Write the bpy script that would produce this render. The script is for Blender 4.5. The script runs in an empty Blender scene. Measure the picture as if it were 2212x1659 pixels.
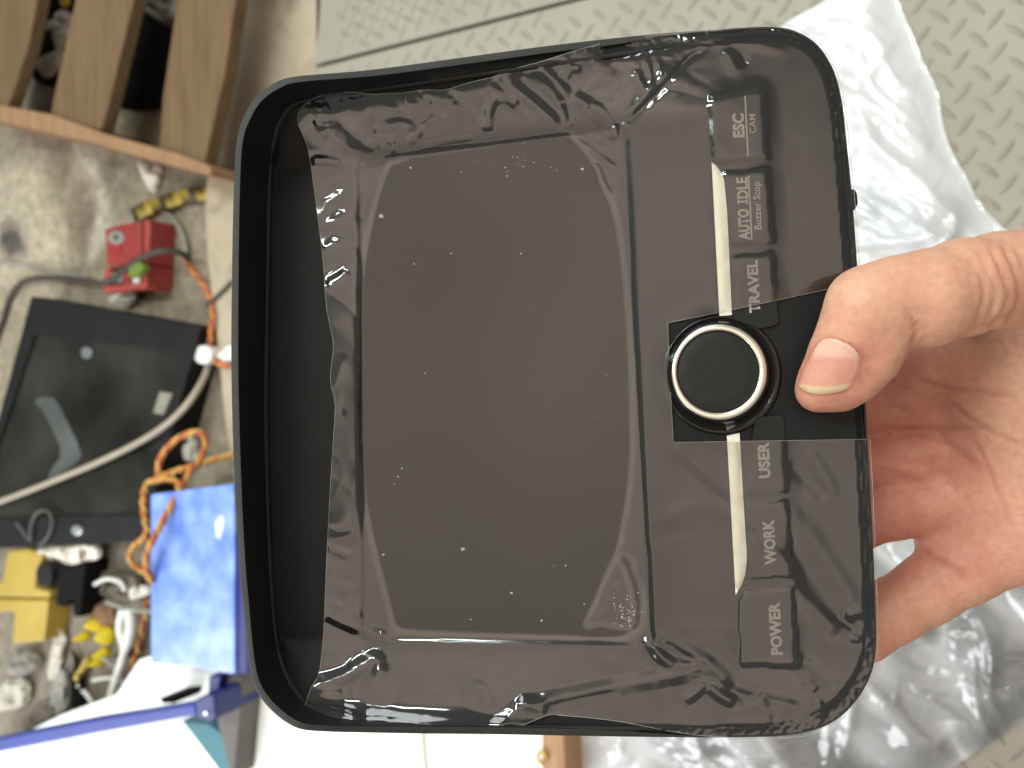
import bpy, bmesh, math, random
import numpy as np
from mathutils import Vector, Matrix

random.seed(7); RNG = np.random.default_rng(11)
S = bpy.context.scene
COL = S.collection

# ------------------------------------------------------------------ camera
TILT = math.radians(27)
CAM = np.array([0.0, 0.0, 0.90])
FWD = np.array([0.0, math.sin(TILT), -math.cos(TILT)])
RGT = np.array([0.0, -math.cos(TILT), -math.sin(TILT)])     # image right = towards the viewer's feet
UPV = np.array([1.0, 0.0, 0.0])                             # image up
FPX = 2212 * 30.0 / 36.0                                    # focal length in photo units
D = 0.28                                                    # distance to the monitor face
CROT = Matrix(((RGT[0], UPV[0], -FWD[0]), (RGT[1], UPV[1], -FWD[1]), (RGT[2], UPV[2], -FWD[2])))
cd = bpy.data.cameras.new('camera'); cam = bpy.data.objects.new('camera', cd); COL.objects.link(cam)
cam.matrix_world = Matrix.Translation(Vector(CAM)) @ CROT.to_4x4()
cd.lens = 30; cd.sensor_width = 36; cd.clip_start = 0.01; cd.clip_end = 60
cd.dof.use_dof = True; cd.dof.focus_distance = D; cd.dof.aperture_fstop = 12.5
S.camera = cam

# ------------------------------------------------------------------ world and lamps
W = bpy.data.worlds.new('World'); S.world = W; W.use_nodes = True
W.node_tree.nodes['Background'].inputs[0].default_value = (0.88, 0.89, 0.83, 1)
W.node_tree.nodes['Background'].inputs[1].default_value = 0.30
S.view_settings.view_transform = 'Standard'; S.view_settings.look = 'None'
S.view_settings.exposure = 0.0; S.view_settings.gamma = 1

def area(name, loc, target, sx, sy, radiance, color):
    l = bpy.data.lights.new(name, 'AREA'); l.shape = 'RECTANGLE'; l.size = sx; l.size_y = sy
    l.energy = radiance * math.pi * sx * sy; l.color = color
    o = bpy.data.objects.new(name, l); COL.objects.link(o)
    d = (Vector(target) - Vector(loc)).normalized()
    o.matrix_world = Matrix.Translation(Vector(loc)) @ d.to_track_quat('-Z', 'Y').to_matrix().to_4x4()
    return o
mc = CAM + FWD * D
pc = Vector(CAM) + Vector((-0.30, -0.95, 1.75))
glow = area('reflection_fill', pc, Vector(mc), 4.3, 4.3, 0.96, (1.0, 0.80, 0.65))
glow.data.use_nodes = True; gn_ = glow.data.node_tree.nodes; gl_ = glow.data.node_tree.links           # added panel standing for ceiling bounce; noise and fade soften its film reflections
ge = gn_['Emission']; gg = gn_.new('ShaderNodeNewGeometry'); gz = gn_.new('ShaderNodeTexNoise'); gz.inputs['Scale'].default_value = 3.2; gz.inputs['Detail'].default_value = 2
gl_.new(gg.outputs['Parametric'], gz.inputs['Vector'])
gd = gn_.new('ShaderNodeVectorMath'); gd.operation = 'DISTANCE'; gd.inputs[1].default_value = (.5, .5, 0); gl_.new(gg.outputs['Parametric'], gd.inputs[0])
gr = gn_.new('ShaderNodeMapRange'); gr.interpolation_type = 'SMOOTHSTEP'; gr.inputs[1].default_value = .26; gr.inputs[2].default_value = .50; gr.inputs[3].default_value = 1; gr.inputs[4].default_value = 0; gl_.new(gd.outputs['Value'], gr.inputs[0])
gm = gn_.new('ShaderNodeMapRange'); gm.inputs[1].default_value = .3; gm.inputs[2].default_value = .7; gm.inputs[3].default_value = .72; gm.inputs[4].default_value = 1.25; gl_.new(gz.outputs[0], gm.inputs[0])
gx_ = gn_.new('ShaderNodeMath'); gx_.operation = 'MULTIPLY'; gl_.new(gr.outputs[0], gx_.inputs[0]); gl_.new(gm.outputs[0], gx_.inputs[1]); gl_.new(gx_.outputs[0], ge.inputs['Strength'])
for tx, ty in ((0.75, 0.50), (1.45, -0.25), (0.9, 1.5)):
    area('tube_lamp', (tx, ty, 2.6), (tx, ty, 0), 0.045, 1.3, 125, (0.90, 1.0, 0.93))
area('door_daylight', (-1.55, 1.75, 1.25), (-0.25, 0.5, 0.0), 1.7, 1.6, 7.0, (0.95, 0.98, 1.0))

area('side_daylight', (2.3, 0.35, 1.55), (0.0, 0.25, 0.35), 1.5, 1.2, 4.2, (0.93, 0.97, 1.0))

# ------------------------------------------------------------------ projection helpers (photo units 2212 x 1659)
def Lp(px, py, h):
    """local monitor frame: px,py in photo units, h metres towards the camera"""
    px = np.asarray(px, float); py = np.asarray(py, float); h = np.asarray(h, float)
    s = (D - h) / FPX
    return np.stack([(px - 1106) * s, (829.5 - py) * s, h + 0 * s], -1)
MM = Matrix.Translation(Vector(mc)) @ CROT.to_4x4()

def FP(px, py, z=0.0):
    """world point on the horizontal plane at height z"""
    px = np.asarray(px, float); py = np.asarray(py, float); z = np.asarray(z, float)
    d = ((px - 1106) / FPX)[..., None] * RGT + ((829.5 - py) / FPX)[..., None] * UPV + FWD
    t = (z - CAM[2]) / d[..., 2]
    return CAM + d * t[..., None]

# ------------------------------------------------------------------ mesh helpers
def link(name, me, parent=None, m=None, smooth=False):
    if m is not None:
        for x in (m if isinstance(m, (list, tuple)) else [m]): me.materials.append(x)
    if smooth:
        me.polygons.foreach_set('use_smooth', np.ones(len(me.polygons), bool))
    o = bpy.data.objects.new(name, me); COL.objects.link(o)
    if parent is not None: o.parent = parent
    return o
def mesh(name, v, f):
    me = bpy.data.meshes.new(name); me.from_pydata([tuple(map(float, p)) for p in v], [], [tuple(map(int, q)) for q in f]); me.update(); return me
def empty(name, mat=None, loc=None):
    o = bpy.data.objects.new(name, None); COL.objects.link(o); o.empty_display_size = 0.02
    if mat is not None: o.matrix_world = mat
    if loc is not None: o.location = loc
    return o
def tag(o, label=None, cat=None, group=None, kind=None):
    if label: o['label'] = label
    if cat: o['category'] = cat
    if group: o['group'] = group
    if kind: o['kind'] = kind
    return o
def chaikin(p, it=2, closed=True):
    p = np.asarray(p, float)
    for _ in range(it):
        if closed:
            q = np.roll(p, -1, 0)
            p = np.stack([.75*p+.25*q, .25*p+.75*q], 1).reshape(-1, p.shape[1])
        else:
            a, b = p[:-1], p[1:]
            m = np.stack([.75*a+.25*b, .25*a+.75*b], 1).reshape(-1, p.shape[1])
            p = np.concatenate([p[:1], m, p[-1:]])
    return p
def crom(p, sub=5):
    p = np.asarray(p, float); a, b, c, d = np.roll(p, 1, 0), p, np.roll(p, -1, 0), np.roll(p, -2, 0); out = []
    for k in range(sub):
        t = k/sub; out.append(.5*(2*b+(c-a)*t+(2*a-5*b+4*c-d)*t*t+(3*b-a-3*c+d)*t**3))
    return np.stack(out, 1).reshape(-1, 2)
def resample(p, n, closed=False):
    p = np.asarray(p, float)
    if closed: p = np.concatenate([p, p[:1]])
    s = np.concatenate([[0], np.cumsum(np.linalg.norm(np.diff(p, axis=0), axis=1))])
    t = np.linspace(0, s[-1], n, endpoint=not closed)
    return np.stack([np.interp(t, s, p[:, k]) for k in range(p.shape[1])], 1)
def inside(x, y, poly):
    poly = np.asarray(poly, float); x = np.asarray(x); y = np.asarray(y); r = np.zeros(x.shape, bool)
    a, b = poly, np.roll(poly, -1, 0)
    for (x1, y1), (x2, y2) in zip(a, b):
        if y1 == y2: continue
        c = ((y1 > y) != (y2 > y)) & (x < (x2-x1)*(y-y1)/(y2-y1)+x1)
        r ^= c
    return r
def polydist(x, y, pts, closed=False):
    """distance to a polyline, and arc parameter 0..1 of the nearest point"""
    p = np.asarray(pts, float)
    if closed: p = np.concatenate([p, p[:1]])
    seg = np.linalg.norm(np.diff(p, axis=0), axis=1); cum = np.concatenate([[0], np.cumsum(seg)]); tot = cum[-1]
    best = np.full(x.shape, 1e9); par = np.zeros(x.shape); side = np.zeros(x.shape)
    for i in range(len(p)-1):
        d = p[i+1]-p[i]; L2 = (d*d).sum()
        if L2 == 0: continue
        t = np.clip(((x-p[i, 0])*d[0]+(y-p[i, 1])*d[1])/L2, 0, 1)
        dx = x-p[i, 0]-t*d[0]; dy = y-p[i, 1]-t*d[1]; dd = np.hypot(dx, dy)
        m = dd < best
        best = np.where(m, dd, best); par = np.where(m, (cum[i]+t*seg[i])/tot, par)
        side = np.where(m, np.sign(d[0]*dy-d[1]*dx), side)
    return best, par, side
def snap(x, y, pts):
    p = np.asarray(pts, float); q = np.roll(p, -1, 0); best = np.full(x.shape, 1e9); bx = x.copy(); by = y.copy()
    for a, b in zip(p, q):
        d = b-a; L2 = (d*d).sum()
        if L2 == 0: continue
        t = np.clip(((x-a[0])*d[0]+(y-a[1])*d[1])/L2, 0, 1); cx = a[0]+t*d[0]; cy = a[1]+t*d[1]
        dd = np.hypot(x-cx, y-cy); m = dd < best
        best = np.where(m, dd, best); bx = np.where(m, cx, bx); by = np.where(m, cy, by)
    return bx, by, best
def vnoise(x, y, seed=0):
    r = np.random.default_rng(seed).random((257, 257))
    xi = np.floor(x).astype(int); yi = np.floor(y).astype(int); fx = x-xi; fy = y-yi
    fx = fx*fx*fx*(fx*(fx*6-15)+10); fy = fy*fy*fy*(fy*(fy*6-15)+10); xi %= 256; yi %= 256
    return ((r[xi, yi]*(1-fx)+r[xi+1, yi]*fx)*(1-fy)+(r[xi, yi+1]*(1-fx)+r[xi+1, yi+1]*fx)*fy)*2-1
def grid_poly(poly, step, holes=(), pad=0):
    """square grid clipped to poly (edge verts snapped on it) -> x, y, faces"""
    poly = np.asarray(poly, float)
    x0, y0 = poly.min(0)-step; x1, y1 = poly.max(0)+step
    xs = np.arange(x0, x1, step); ys = np.arange(y0, y1, step)
    X, Y = np.meshgrid(xs, ys, indexing='ij')
    cx = X[:-1, :-1]+step/2; cy = Y[:-1, :-1]+step/2
    keep = inside(cx, cy, poly)
    for h in holes: keep &= ~inside(cx, cy, h)
    ny = len(ys); I = np.arange(X.size).reshape(X.shape)
    q = np.stack([I[:-1, :-1], I[1:, :-1], I[1:, 1:], I[:-1, 1:]], -1)[keep]
    q = q[:, ::-1]                                           # image y points down: keep normals to the camera
    cnt = np.bincount(q.ravel(), minlength=X.size)
    bnd = (cnt > 0) & (cnt < 4)
    x = X.ravel().copy(); y = Y.ravel().copy()
    bi = np.where(bnd)[0]
    best = np.full(len(bi), 1e9); bx = x[bi].copy(); by = y[bi].copy()
    for pl in [poly]+[np.asarray(h, float) for h in holes]:
        sx, sy, dd = snap(x[bi], y[bi], pl); m = dd < best
        bx = np.where(m, sx, bx); by = np.where(m, sy, by); best = np.where(m, dd, best)
    ok = best < step*1.6
    x[bi] = np.where(ok, bx, x[bi]); y[bi] = np.where(ok, by, y[bi])
    used = np.where(cnt > 0)[0]; mp = -np.ones(X.size, int); mp[used] = np.arange(len(used))
    return x[used], y[used], mp[q]
def tube(pts, r, n=8, closed=False, cap=True):
    p = np.asarray(pts, float); N = len(p); rr = np.broadcast_to(np.asarray(r, float), (N,))
    t = np.gradient(p, axis=0); t /= np.linalg.norm(t, axis=1)[:, None]+1e-12
    a = np.array([0, 0, 1.0]) if abs(t[0, 2]) < .9 else np.array([1.0, 0, 0])
    u = np.cross(t[0], a); u /= np.linalg.norm(u); V = []
    for i in range(N):
        u = u-t[i]*(u@t[i]); u /= np.linalg.norm(u)+1e-12; w = np.cross(t[i], u)
        for k in range(n):
            an = 2*math.pi*k/n; V.append(p[i]+rr[i]*(math.cos(an)*u+math.sin(an)*w))
    F = [(i*n+k, i*n+(k+1) % n, (i+1)*n+(k+1) % n, (i+1)*n+k) for i in range(N-1) for k in range(n)]
    if cap: F += [tuple(range(n))[::-1], tuple((N-1)*n+k for k in range(n))]
    return V, F
def join(parts):
    V, F = [], []
    for v, f in parts:
        o = len(V); V += list(v); F += [tuple(i+o for i in q) for q in f]
    return V, F
def bevel_me(me, w, seg=2):
    bm = bmesh.new(); bm.from_mesh(me)
    bmesh.ops.recalc_face_normals(bm, faces=bm.faces)
    bmesh.ops.bevel(bm, geom=[e for e in bm.edges if e.calc_face_angle(0) > .5], offset=w, segments=seg, affect='EDGES', profile=.6, clamp_overlap=True)
    bm.to_mesh(me); bm.free(); return me
def prism(poly, ztop, zbot, taper=0.0):
    """solid whose top outline is traced at height ztop (photo units), straight sides down to zbot"""
    p = np.asarray(poly, float); n = len(p)
    top = FP(p[:, 0], p[:, 1], np.full(n, ztop) if np.isscalar(ztop) else np.asarray(ztop, float)); bot = top.copy(); bot[:, 2] = zbot
    if taper:
        c = bot[:, :2].mean(0); bot[:, :2] = c+(bot[:, :2]-c)*(1+taper)
    V = list(top)+list(bot)
    F = [tuple(range(n)), tuple(range(2*n-1, n-1, -1))]+[(i, i+n, (i+1) % n+n, (i+1) % n) for i in range(n)]
    me = mesh('solid', V, F); bm = bmesh.new(); bm.from_mesh(me); bmesh.ops.recalc_face_normals(bm, faces=bm.faces)
    bm.to_mesh(me); bm.free(); return me
def P(name, poly, ztop, zbot, m, parent=None, bev=0.0, it=0, smooth=False):
    if it: poly = chaikin(poly, it)
    me = prism(poly, ztop, zbot)
    if bev: bevel_me(me, bev, 2)
    return link(name, me, parent, m, smooth)
def cable(name, pts, z, r, m, label, cat, parent=None, n=8, it=2, sag=None):
    p = chaikin(pts, it, closed=False); zz = np.full(len(p), z) if np.isscalar(z) else np.interp(np.linspace(0, 1, len(p)), np.linspace(0, 1, len(z)), z)
    w = FP(p[:, 0], p[:, 1], zz); w = chaikin(w, 1, closed=False)
    V, F = tube(w, r, n); o = link(name, mesh(name, V, F), parent, m, True)
    return tag(o, label, cat)

# ------------------------------------------------------------------ materials
def nt(name):
    m = bpy.data.materials.new(name); m.use_nodes = True; n = m.node_tree.nodes; l = m.node_tree.links
    return m, n, l, n['Principled BSDF']
def mat(name, col, rough=.5, spec=.4, metal=0.0, var=0.12, scale=30.0, bump=0.0, bscale=200.0, col2=None, coat=0.0, sss=0.0):
    m, n, l, b = nt(name)
    tc = n.new('ShaderNodeTexCoord'); nz = n.new('ShaderNodeTexNoise'); nz.inputs['Scale'].default_value = scale; nz.inputs['Detail'].default_value = 5
    l.new(tc.outputs['Object'], nz.inputs['Vector'])
    r = n.new('ShaderNodeValToRGB'); c = np.array(col)
    r.color_ramp.elements[0].position = .32; r.color_ramp.elements[1].position = .68
    r.color_ramp.elements[0].color = (*(c*(1-var)), 1); r.color_ramp.elements[1].color = (*(np.array(col2) if col2 is not None else c*(1+var)), 1)
    l.new(nz.outputs['Fac'], r.inputs['Fac']); l.new(r.outputs['Color'], b.inputs['Base Color'])
    b.inputs['Roughness'].default_value = rough; b.inputs['Specular IOR Level'].default_value = spec; b.inputs['Metallic'].default_value = metal
    b.inputs['Coat Weight'].default_value = coat
    if sss: b.inputs['Subsurface Weight'].default_value = sss; b.inputs['Subsurface Radius'].default_value = (.006, .0025, .0012); b.inputs['Subsurface Scale'].default_value = 1
    if bump:
        n2 = n.new('ShaderNodeTexNoise'); n2.inputs['Scale'].default_value = bscale; n2.inputs['Detail'].default_value = 4
        l.new(tc.outputs['Object'], n2.inputs['Vector'])
        bp = n.new('ShaderNodeBump'); bp.inputs['Strength'].default_value = bump; bp.inputs['Distance'].default_value = .001
        l.new(n2.outputs['Fac'], bp.inputs['Height']); l.new(bp.outputs['Normal'], b.inputs['Normal'])
    return m
M_black = mat('black_plastic', (.010, .010, .0105), .55, .22, var=.15, scale=60, bump=.06, bscale=3500)
M_lip = mat('grey_lip_plastic', (.040, .040, .039), .6, .25, var=.12, scale=60, bump=.25, bscale=3000)
M_gloss = mat('dark_glass', (.006, .006, .007), .12, .35, var=.1, scale=20)
M_button = mat('button_plastic', (.014, .014, .0145), .5, .25, var=.1, scale=80)
M_print = mat('grey_print', (.38, .35, .32), .6, .2, var=.06, scale=300)
M_strip = mat('cream_strip', (.85, .82, .71), .35, .5, var=.06, scale=50)
M_chrome = mat('chrome', (.97, .93, .82), .36, .5, metal=1.0, var=.04, scale=60)
M_cap = mat('knob_cap', (.016, .016, .016), .5, .25, var=.12, scale=400, bump=.2, bscale=5000)
M_collar = mat('knob_collar', (.006, .006, .006), .18, .4, var=.1, scale=60)

def film_mat():
    m = bpy.data.materials.new('clear_film'); m.use_nodes = True; n = m.node_tree.nodes; l = m.node_tree.links
    n.remove(n['Principled BSDF']); out = n['Material Output']
    tr = n.new('ShaderNodeBsdfTransparent'); tr.inputs[0].default_value = (.97, .97, .96, 1)
    gl = n.new('ShaderNodeBsdfGlossy'); gl.inputs['Roughness'].default_value = .085; gl.inputs['Color'].default_value = (1, 1, 1, 1)
    fr = n.new('ShaderNodeFresnel'); fr.inputs['IOR'].default_value = 1.5
    at = n.new('ShaderNodeAttribute'); at.attribute_name = 'gap'
    ml = n.new('ShaderNodeMath'); ml.operation = 'MULTIPLY_ADD'; ml.inputs[1].default_value = .95; ml.inputs[2].default_value = 1.45
    l.new(at.outputs['Fac'], ml.inputs[0])
    m2 = n.new('ShaderNodeMath'); m2.operation = 'MULTIPLY'; m2.use_clamp = True
    l.new(fr.outputs[0], m2.inputs[0]); l.new(ml.outputs[0], m2.inputs[1])
    mx = n.new('ShaderNodeMixShader'); l.new(m2.outputs[0], mx.inputs[0]); l.new(tr.outputs[0], mx.inputs[1]); l.new(gl.outputs[0], mx.inputs[2])
    l.new(mx.outputs[0], out.inputs['Surface']); return m
M_film = film_mat()

# ================================================================== SETTING
def floor_mat(name, ca, cb, cc, stain, scale=5.0):
    m, n, l, b = nt(name)
    tc = n.new('ShaderNodeTexCoord')
    def noise(s, d=6, dist=0.0):
        q = n.new('ShaderNodeTexNoise'); q.inputs['Scale'].default_value = s; q.inputs['Detail'].default_value = d; q.inputs['Distortion'].default_value = dist; l.new(tc.outputs['Object'], q.inputs['Vector']); return q
    def mix(f, a, c):
        q = n.new('ShaderNodeMix'); q.data_type = 'RGBA'
        l.new(f, q.inputs[0])
        (l.new(a, q.inputs[6]) if hasattr(a, 'links') else setattr(q.inputs[6], 'default_value', (*a, 1)))
        (l.new(c, q.inputs[7]) if hasattr(c, 'links') else setattr(q.inputs[7], 'default_value', (*c, 1)))
        return q.outputs[2]
    def ramp(s, a, c):
        q = n.new('ShaderNodeMapRange'); q.inputs[1].default_value = a; q.inputs[2].default_value = c; l.new(s, q.inputs[0]); return q.outputs[0]
    c = mix(ramp(noise(scale).outputs[0], .35, .65), ca, cb)
    c = mix(ramp(noise(scale*2.2, 7, .6).outputs[0], .52, .66), c, cc)
    c = mix(ramp(noise(scale*.8, 8, 1.2).outputs[0], .57, .66), c, stain)
    fine = ramp(noise(260, 3).outputs[0], .60, .75)
    c = mix(fine, c, tuple(.6*np.array(ca)))
    l.new(c, b.inputs['Base Color']); b.inputs['Roughness'].default_value = .85; b.inputs['Specular IOR Level'].default_value = .25
    bp = n.new('ShaderNodeBump'); bp.inputs['Strength'].default_value = .5; bp.inputs['Distance'].default_value = .004
    l.new(noise(60, 6).outputs[0], bp.inputs['Height']); l.new(bp.outputs['Normal'], b.inputs['Normal']); return m
M_step = floor_mat('pale_concrete', (.40, .33, .235), (.44, .37, .275), (.33, .27, .195), (.27, .225, .165), 7)
ZC = -0.05
gxs = np.concatenate([np.linspace(-6, -.95, 12), np.arange(-.9, .9, .006), np.linspace(.95, 6, 12)]); gys = np.concatenate([np.linspace(-3, .25, 12), np.arange(.3, 1.9, .006), np.linspace(2.0, 9, 16)])
XX, YY = np.meshgrid(gxs, gys, indexing='ij'); nxx, nyy = XX.shape
V = np.stack([XX.ravel(), YY.ravel(), np.full(XX.size, ZC)], 1); I_ = np.arange(XX.size).reshape(XX.shape)
F = np.stack([I_[:-1, :-1], I_[1:, :-1], I_[1:, 1:], I_[:-1, 1:]], -1).reshape(-1, 4)
def fbm(x, y, s, seed, o=5): return sum(vnoise(x*s*2**k+seed, y*s*2**k+3*seed, seed+k)/2**k for k in range(o))/1.8
q_ = V-CAM; zq = q_@FWD; qx = 1106+(q_@RGT)/zq*FPX; qy = 829.5-(q_@UPV)/zq*FPX      # stain outlines are given in photo units
wxn = 14*fbm(V[:, 0], V[:, 1], 12, 3); wyn = 14*fbm(V[:, 0], V[:, 1], 12, 9)
fcol = np.array([.255, .215, .155])[None]*(1+.22*fbm(V[:, 0], V[:, 1], 5, 15)+.16*fbm(V[:, 0], V[:, 1], 30, 17))[:, None]
def blotch(poly, c, soft, amt):
    global fcol
    X, Y = qx+wxn, qy+wyn; d, _, _ = polydist(X, Y, poly, True); sd = np.where(inside(X, Y, poly), d, -d); w = np.clip((sd+soft/2)/soft, 0, 1)*amt*(.8+.35*fbm(V[:, 0], V[:, 1], 22, 23)); w = np.clip(w, 0, 1)[:, None]
    fcol = fcol*(1-w)+np.array(c)[None]*w
blotch([(-60,380),(70,340),(110,430),(150,540),(140,590),(40,610),(-60,600)], (.44, .385, .29), 50, .75)
blotch([(2,484),(22,466),(46,476),(64,516),(66,548),(20,556),(-4,530)], (.15, .13, .11), 14, .8)
blotch([(4,500),(20,490),(38,494),(56,522),(58,536),(24,548),(4,524)], (.055, .05, .042), 8, .95)
blotch([(138,430),(170,398),(204,392),(212,440),(208,510),(184,560),(150,530),(134,470)], (.155, .115, .09), 22, .85)
blotch([(108,310),(140,300),(156,360),(142,400),(116,390)], (.16, .12, .09), 22, .7)
blotch([(150,300),(225,312),(226,380),(242,470),(206,570),(184,590),(206,440),(186,380)], (.42, .38, .30), 16, .75)
blotch([(208,356),(232,340),(262,344),(256,396),(222,398)], (.10, .085, .07), 14, .8)
blotch([(222,380),(270,340),(300,390),(300,470),(228,480)], (.16, .145, .105), 26, .75)
blotch([(322,360),(450,380),(456,440),(340,440)], (.16, .145, .11), 30, .7)
blotch([(320,560),(400,560),(440,700),(330,690)], (.20, .18, .13), 40, .7)
blotch([(-80,1180),(330,1180),(330,1640),(-80,1660)], (.18, .155, .125), 50, .8)
blotch([(340,930),(450,900),(500,1050),(320,1070)], (.19, .165, .13), 40, .6)
fme_ = mesh('concrete_floor', V, F); ca = fme_.attributes.new('tone', 'FLOAT_COLOR', 'POINT'); ca.data.foreach_set('color', np.concatenate([np.clip(fcol, .02, .8), np.ones((len(V), 1))], 1).astype(np.float32).ravel())
m, n, l, b = nt('dirty_concrete'); at = n.new('ShaderNodeAttribute'); at.attribute_name = 'tone'; tc = n.new('ShaderNodeTexCoord')
nz = n.new('ShaderNodeTexNoise'); nz.inputs['Scale'].default_value = 70; nz.inputs['Detail'].default_value = 8; l.new(tc.outputs['Object'], nz.inputs[0])
mr = n.new('ShaderNodeMapRange'); mr.inputs[1].default_value = .3; mr.inputs[2].default_value = .7; mr.inputs[3].default_value = .72; mr.inputs[4].default_value = 1.22; l.new(nz.outputs[0], mr.inputs[0])
mx = n.new('ShaderNodeMix'); mx.data_type = 'RGBA'; mx.blend_type = 'MULTIPLY'; mx.inputs[0].default_value = 1; l.new(at.outputs['Color'], mx.inputs[6]); l.new(mr.outputs[0], mx.inputs[7]); l.new(mx.outputs[2], b.inputs['Base Color'])
b.inputs['Roughness'].default_value = .85; b.inputs['Specular IOR Level'].default_value = .25
bp = n.new('ShaderNodeBump'); bp.inputs['Strength'].default_value = .5; bp.inputs['Distance'].default_value = .004; l.new(nz.outputs[0], bp.inputs['Height']); l.new(bp.outputs['Normal'], b.inputs['Normal'])
tag(link('concrete_floor', fme_, None, m), kind='structure')
# paler concrete step between the dirty floor and the tread plate
step_poly = [(508, -120), (492, 80), (470, 230), (446, 380), (440, 480), (452, 600), (470, 760), (490, 960), (520, 1100), (560, 1400), (620, 1800), (760, 1800), (720, 1000), (690, 200), (700, -120)]
tag(P('concrete_step', step_poly, -.02, ZC-.05, M_step, bev=.004, it=1), kind='structure')

# ---- tread plates
M_plate = mat('tread_plate_paint', (.290, .266, .216), .5, .35, var=.06, scale=9, bump=.1, bscale=300)
M_tread = mat('tread_worn', (.245, .222, .176), .42, .4, var=.10, scale=40)
edgeA = [(696, -160), (676, 135)]
seam0, seam1 = np.array([690., 140.]), np.array([1262., -6.])
sd = (seam1-seam0)/np.linalg.norm(seam1-seam0); sn = np.array([sd[1], -sd[0]])       # sn points up the picture
if sn[1] > 0: sn = -sn
far = seam0+sd*1900
plateA = [tuple(seam0-sn*5+sd*-8), tuple(far-sn*5), (2700, 300), (2700, 1900), (740, 1900), (684, 300)]
plateB = [(700, -170), (688, 60), tuple(seam0+sn*4+sd*-12), tuple(far+sn*4), (2300, -800), (1100, -500)]
pA = P('tread_plate', plateA, 0.0, -.012, M_plate, bev=.001); tag(pA, kind='structure')
pB = P('tread_plate', plateB, 0.0, -.012, M_plate, bev=.001); tag(pB, kind='structure')
seamwell = P('plate_support', [(684, -170), (680, 1900), (2700, 1900), (2700, -800), (1100, -520)], -.0125, ZC, mat('dark_gap', (.03, .025, .018), .9, .1)); tag(seamwell, kind='structure')
def lens(cx, cy, ang, L=.0125, w=.0034, h=.0016, z=0.0):
    V = []; F = []; n = 6
    for i in range(n+1):
        t = i/n*2-1; ww = w*math.sqrt(max(0, 1-t*t))
        for s, hh in ((-1, -.0003), (-.45, h*.8*(1-t*t)), (.45, h*.8*(1-t*t)), (1, -.0003)):
            lx, ly = t*L, s*ww
            V.append((cx+lx*math.cos(ang)-ly*math.sin(ang), cy+lx*math.sin(ang)+ly*math.cos(ang), z+hh))
    for i in range(n):
        for k in range(3): F.append((i*4+k, (i+1)*4+k, (i+1)*4+k+1, i*4+k+1))
    return V, F
def treads(poly, px, py, rot, parent, pitch=.0305):
    o = FP(px, py, 0); wp = FP(np.array([p[0] for p in poly]), np.array([p[1] for p in poly]), np.zeros(len(poly)))[:, :2]
    parts = []
    for i in range(-70, 71):
        for j in range(-45, 46):
            lx = i*pitch/2; ly = j*pitch+(pitch/2 if i % 2 else 0)
            X = o[0]+ly*math.cos(rot)-lx*math.sin(rot); Y = o[1]+ly*math.sin(rot)+lx*math.cos(rot)
            if abs(X) > .75 or Y < -.6 or Y > .75 or not inside(np.array(X), np.array(Y), wp): continue
            parts.append(lens(X, Y, rot+(math.radians(42) if i % 2 else math.radians(-42))+random.uniform(-.04, .04)))
    V, F = join(parts)
    t = link('raised_treads', mesh('raised_treads', V, F), parent, M_tread, True); t['kind'] = 'stuff'
treads([tuple(seam0-sn*22), tuple(far-sn*22)]+plateA[2:-1]+[(740, 1900), (716, 200)], 2075, 130, math.radians(4), pA)
w0 = FP(*seam0, 0.); w1 = FP(*seam1, 0.)
treads([(740, -170), (735, 60), tuple(seam0+sn*20+sd*40), tuple(far+sn*20)]+plateB[4:], 1100, 40, math.radians(14), pB, .024)

# sunlit floor at the bottom, its glare painted as a white slab
M_floor_glare = mat('floor_glare', (.93, .92, .89), .5, .3, var=.02, scale=12)
tag(P('sunlit_floor', [(-60, 1640), (-60, 1760), (1172, 1760), (1180, 1400), (560, 1350), (300, 1425), (250, 1500), (130, 1545)], .012, -.008, M_floor_glare, bev=.002),
    'sunlit floor under the blue toolbox, its daylight glare painted white', 'sheet')

# ================================================================== MONITOR
mm = .001
mon = empty('display_monitor', MM)
tag(mon, 'black machine display monitor with round knob and six labelled buttons, held up in a hand', 'monitor')
OUT = crom([(640,165),(800,151),(1000,124),(1200,97),(1400,75),(1560,63),(1660,58),(1715,66),(1765,96),(1800,150),(1818,215),(1827,290),(1842,440),(1856,640),(1870,880),(1884,1130),(1892,1330),(1892,1400),(1882,1455),(1852,1510),(1805,1556),(1740,1582),(1640,1592),(1400,1592),(1060,1586),(830,1583),(700,1580),(640,1572),(590,1538),(553,1490),(538,1430),(526,1320),(514,1180),(505,1000),(500,820),(500,680),(503,480),(507,360),(512,300),(524,258),(552,210),(592,180)])
BASE = crom([(583,658),(587,397),(598,300),(616,255),(650,226),(775,204),(903,186),(1016,170),(1200,144),(1400,113),(1580,92),(1670,88),(1725,100),(1765,135),(1790,200),(1804,300),(1828,620),(1848,920),(1864,1220),(1868,1360),(1860,1420),(1832,1476),(1780,1528),(1710,1556),(1620,1566),(1400,1569),(1100,1566),(900,1560),(740,1546),(672,1518),(640,1486),(616,1440),(600,1372),(590,1250),(584,1100),(580,880)])
CX, CY = 1190., 830.
NT = 480; TH = np.linspace(0, 2*math.pi, NT, endpoint=False)
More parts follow.
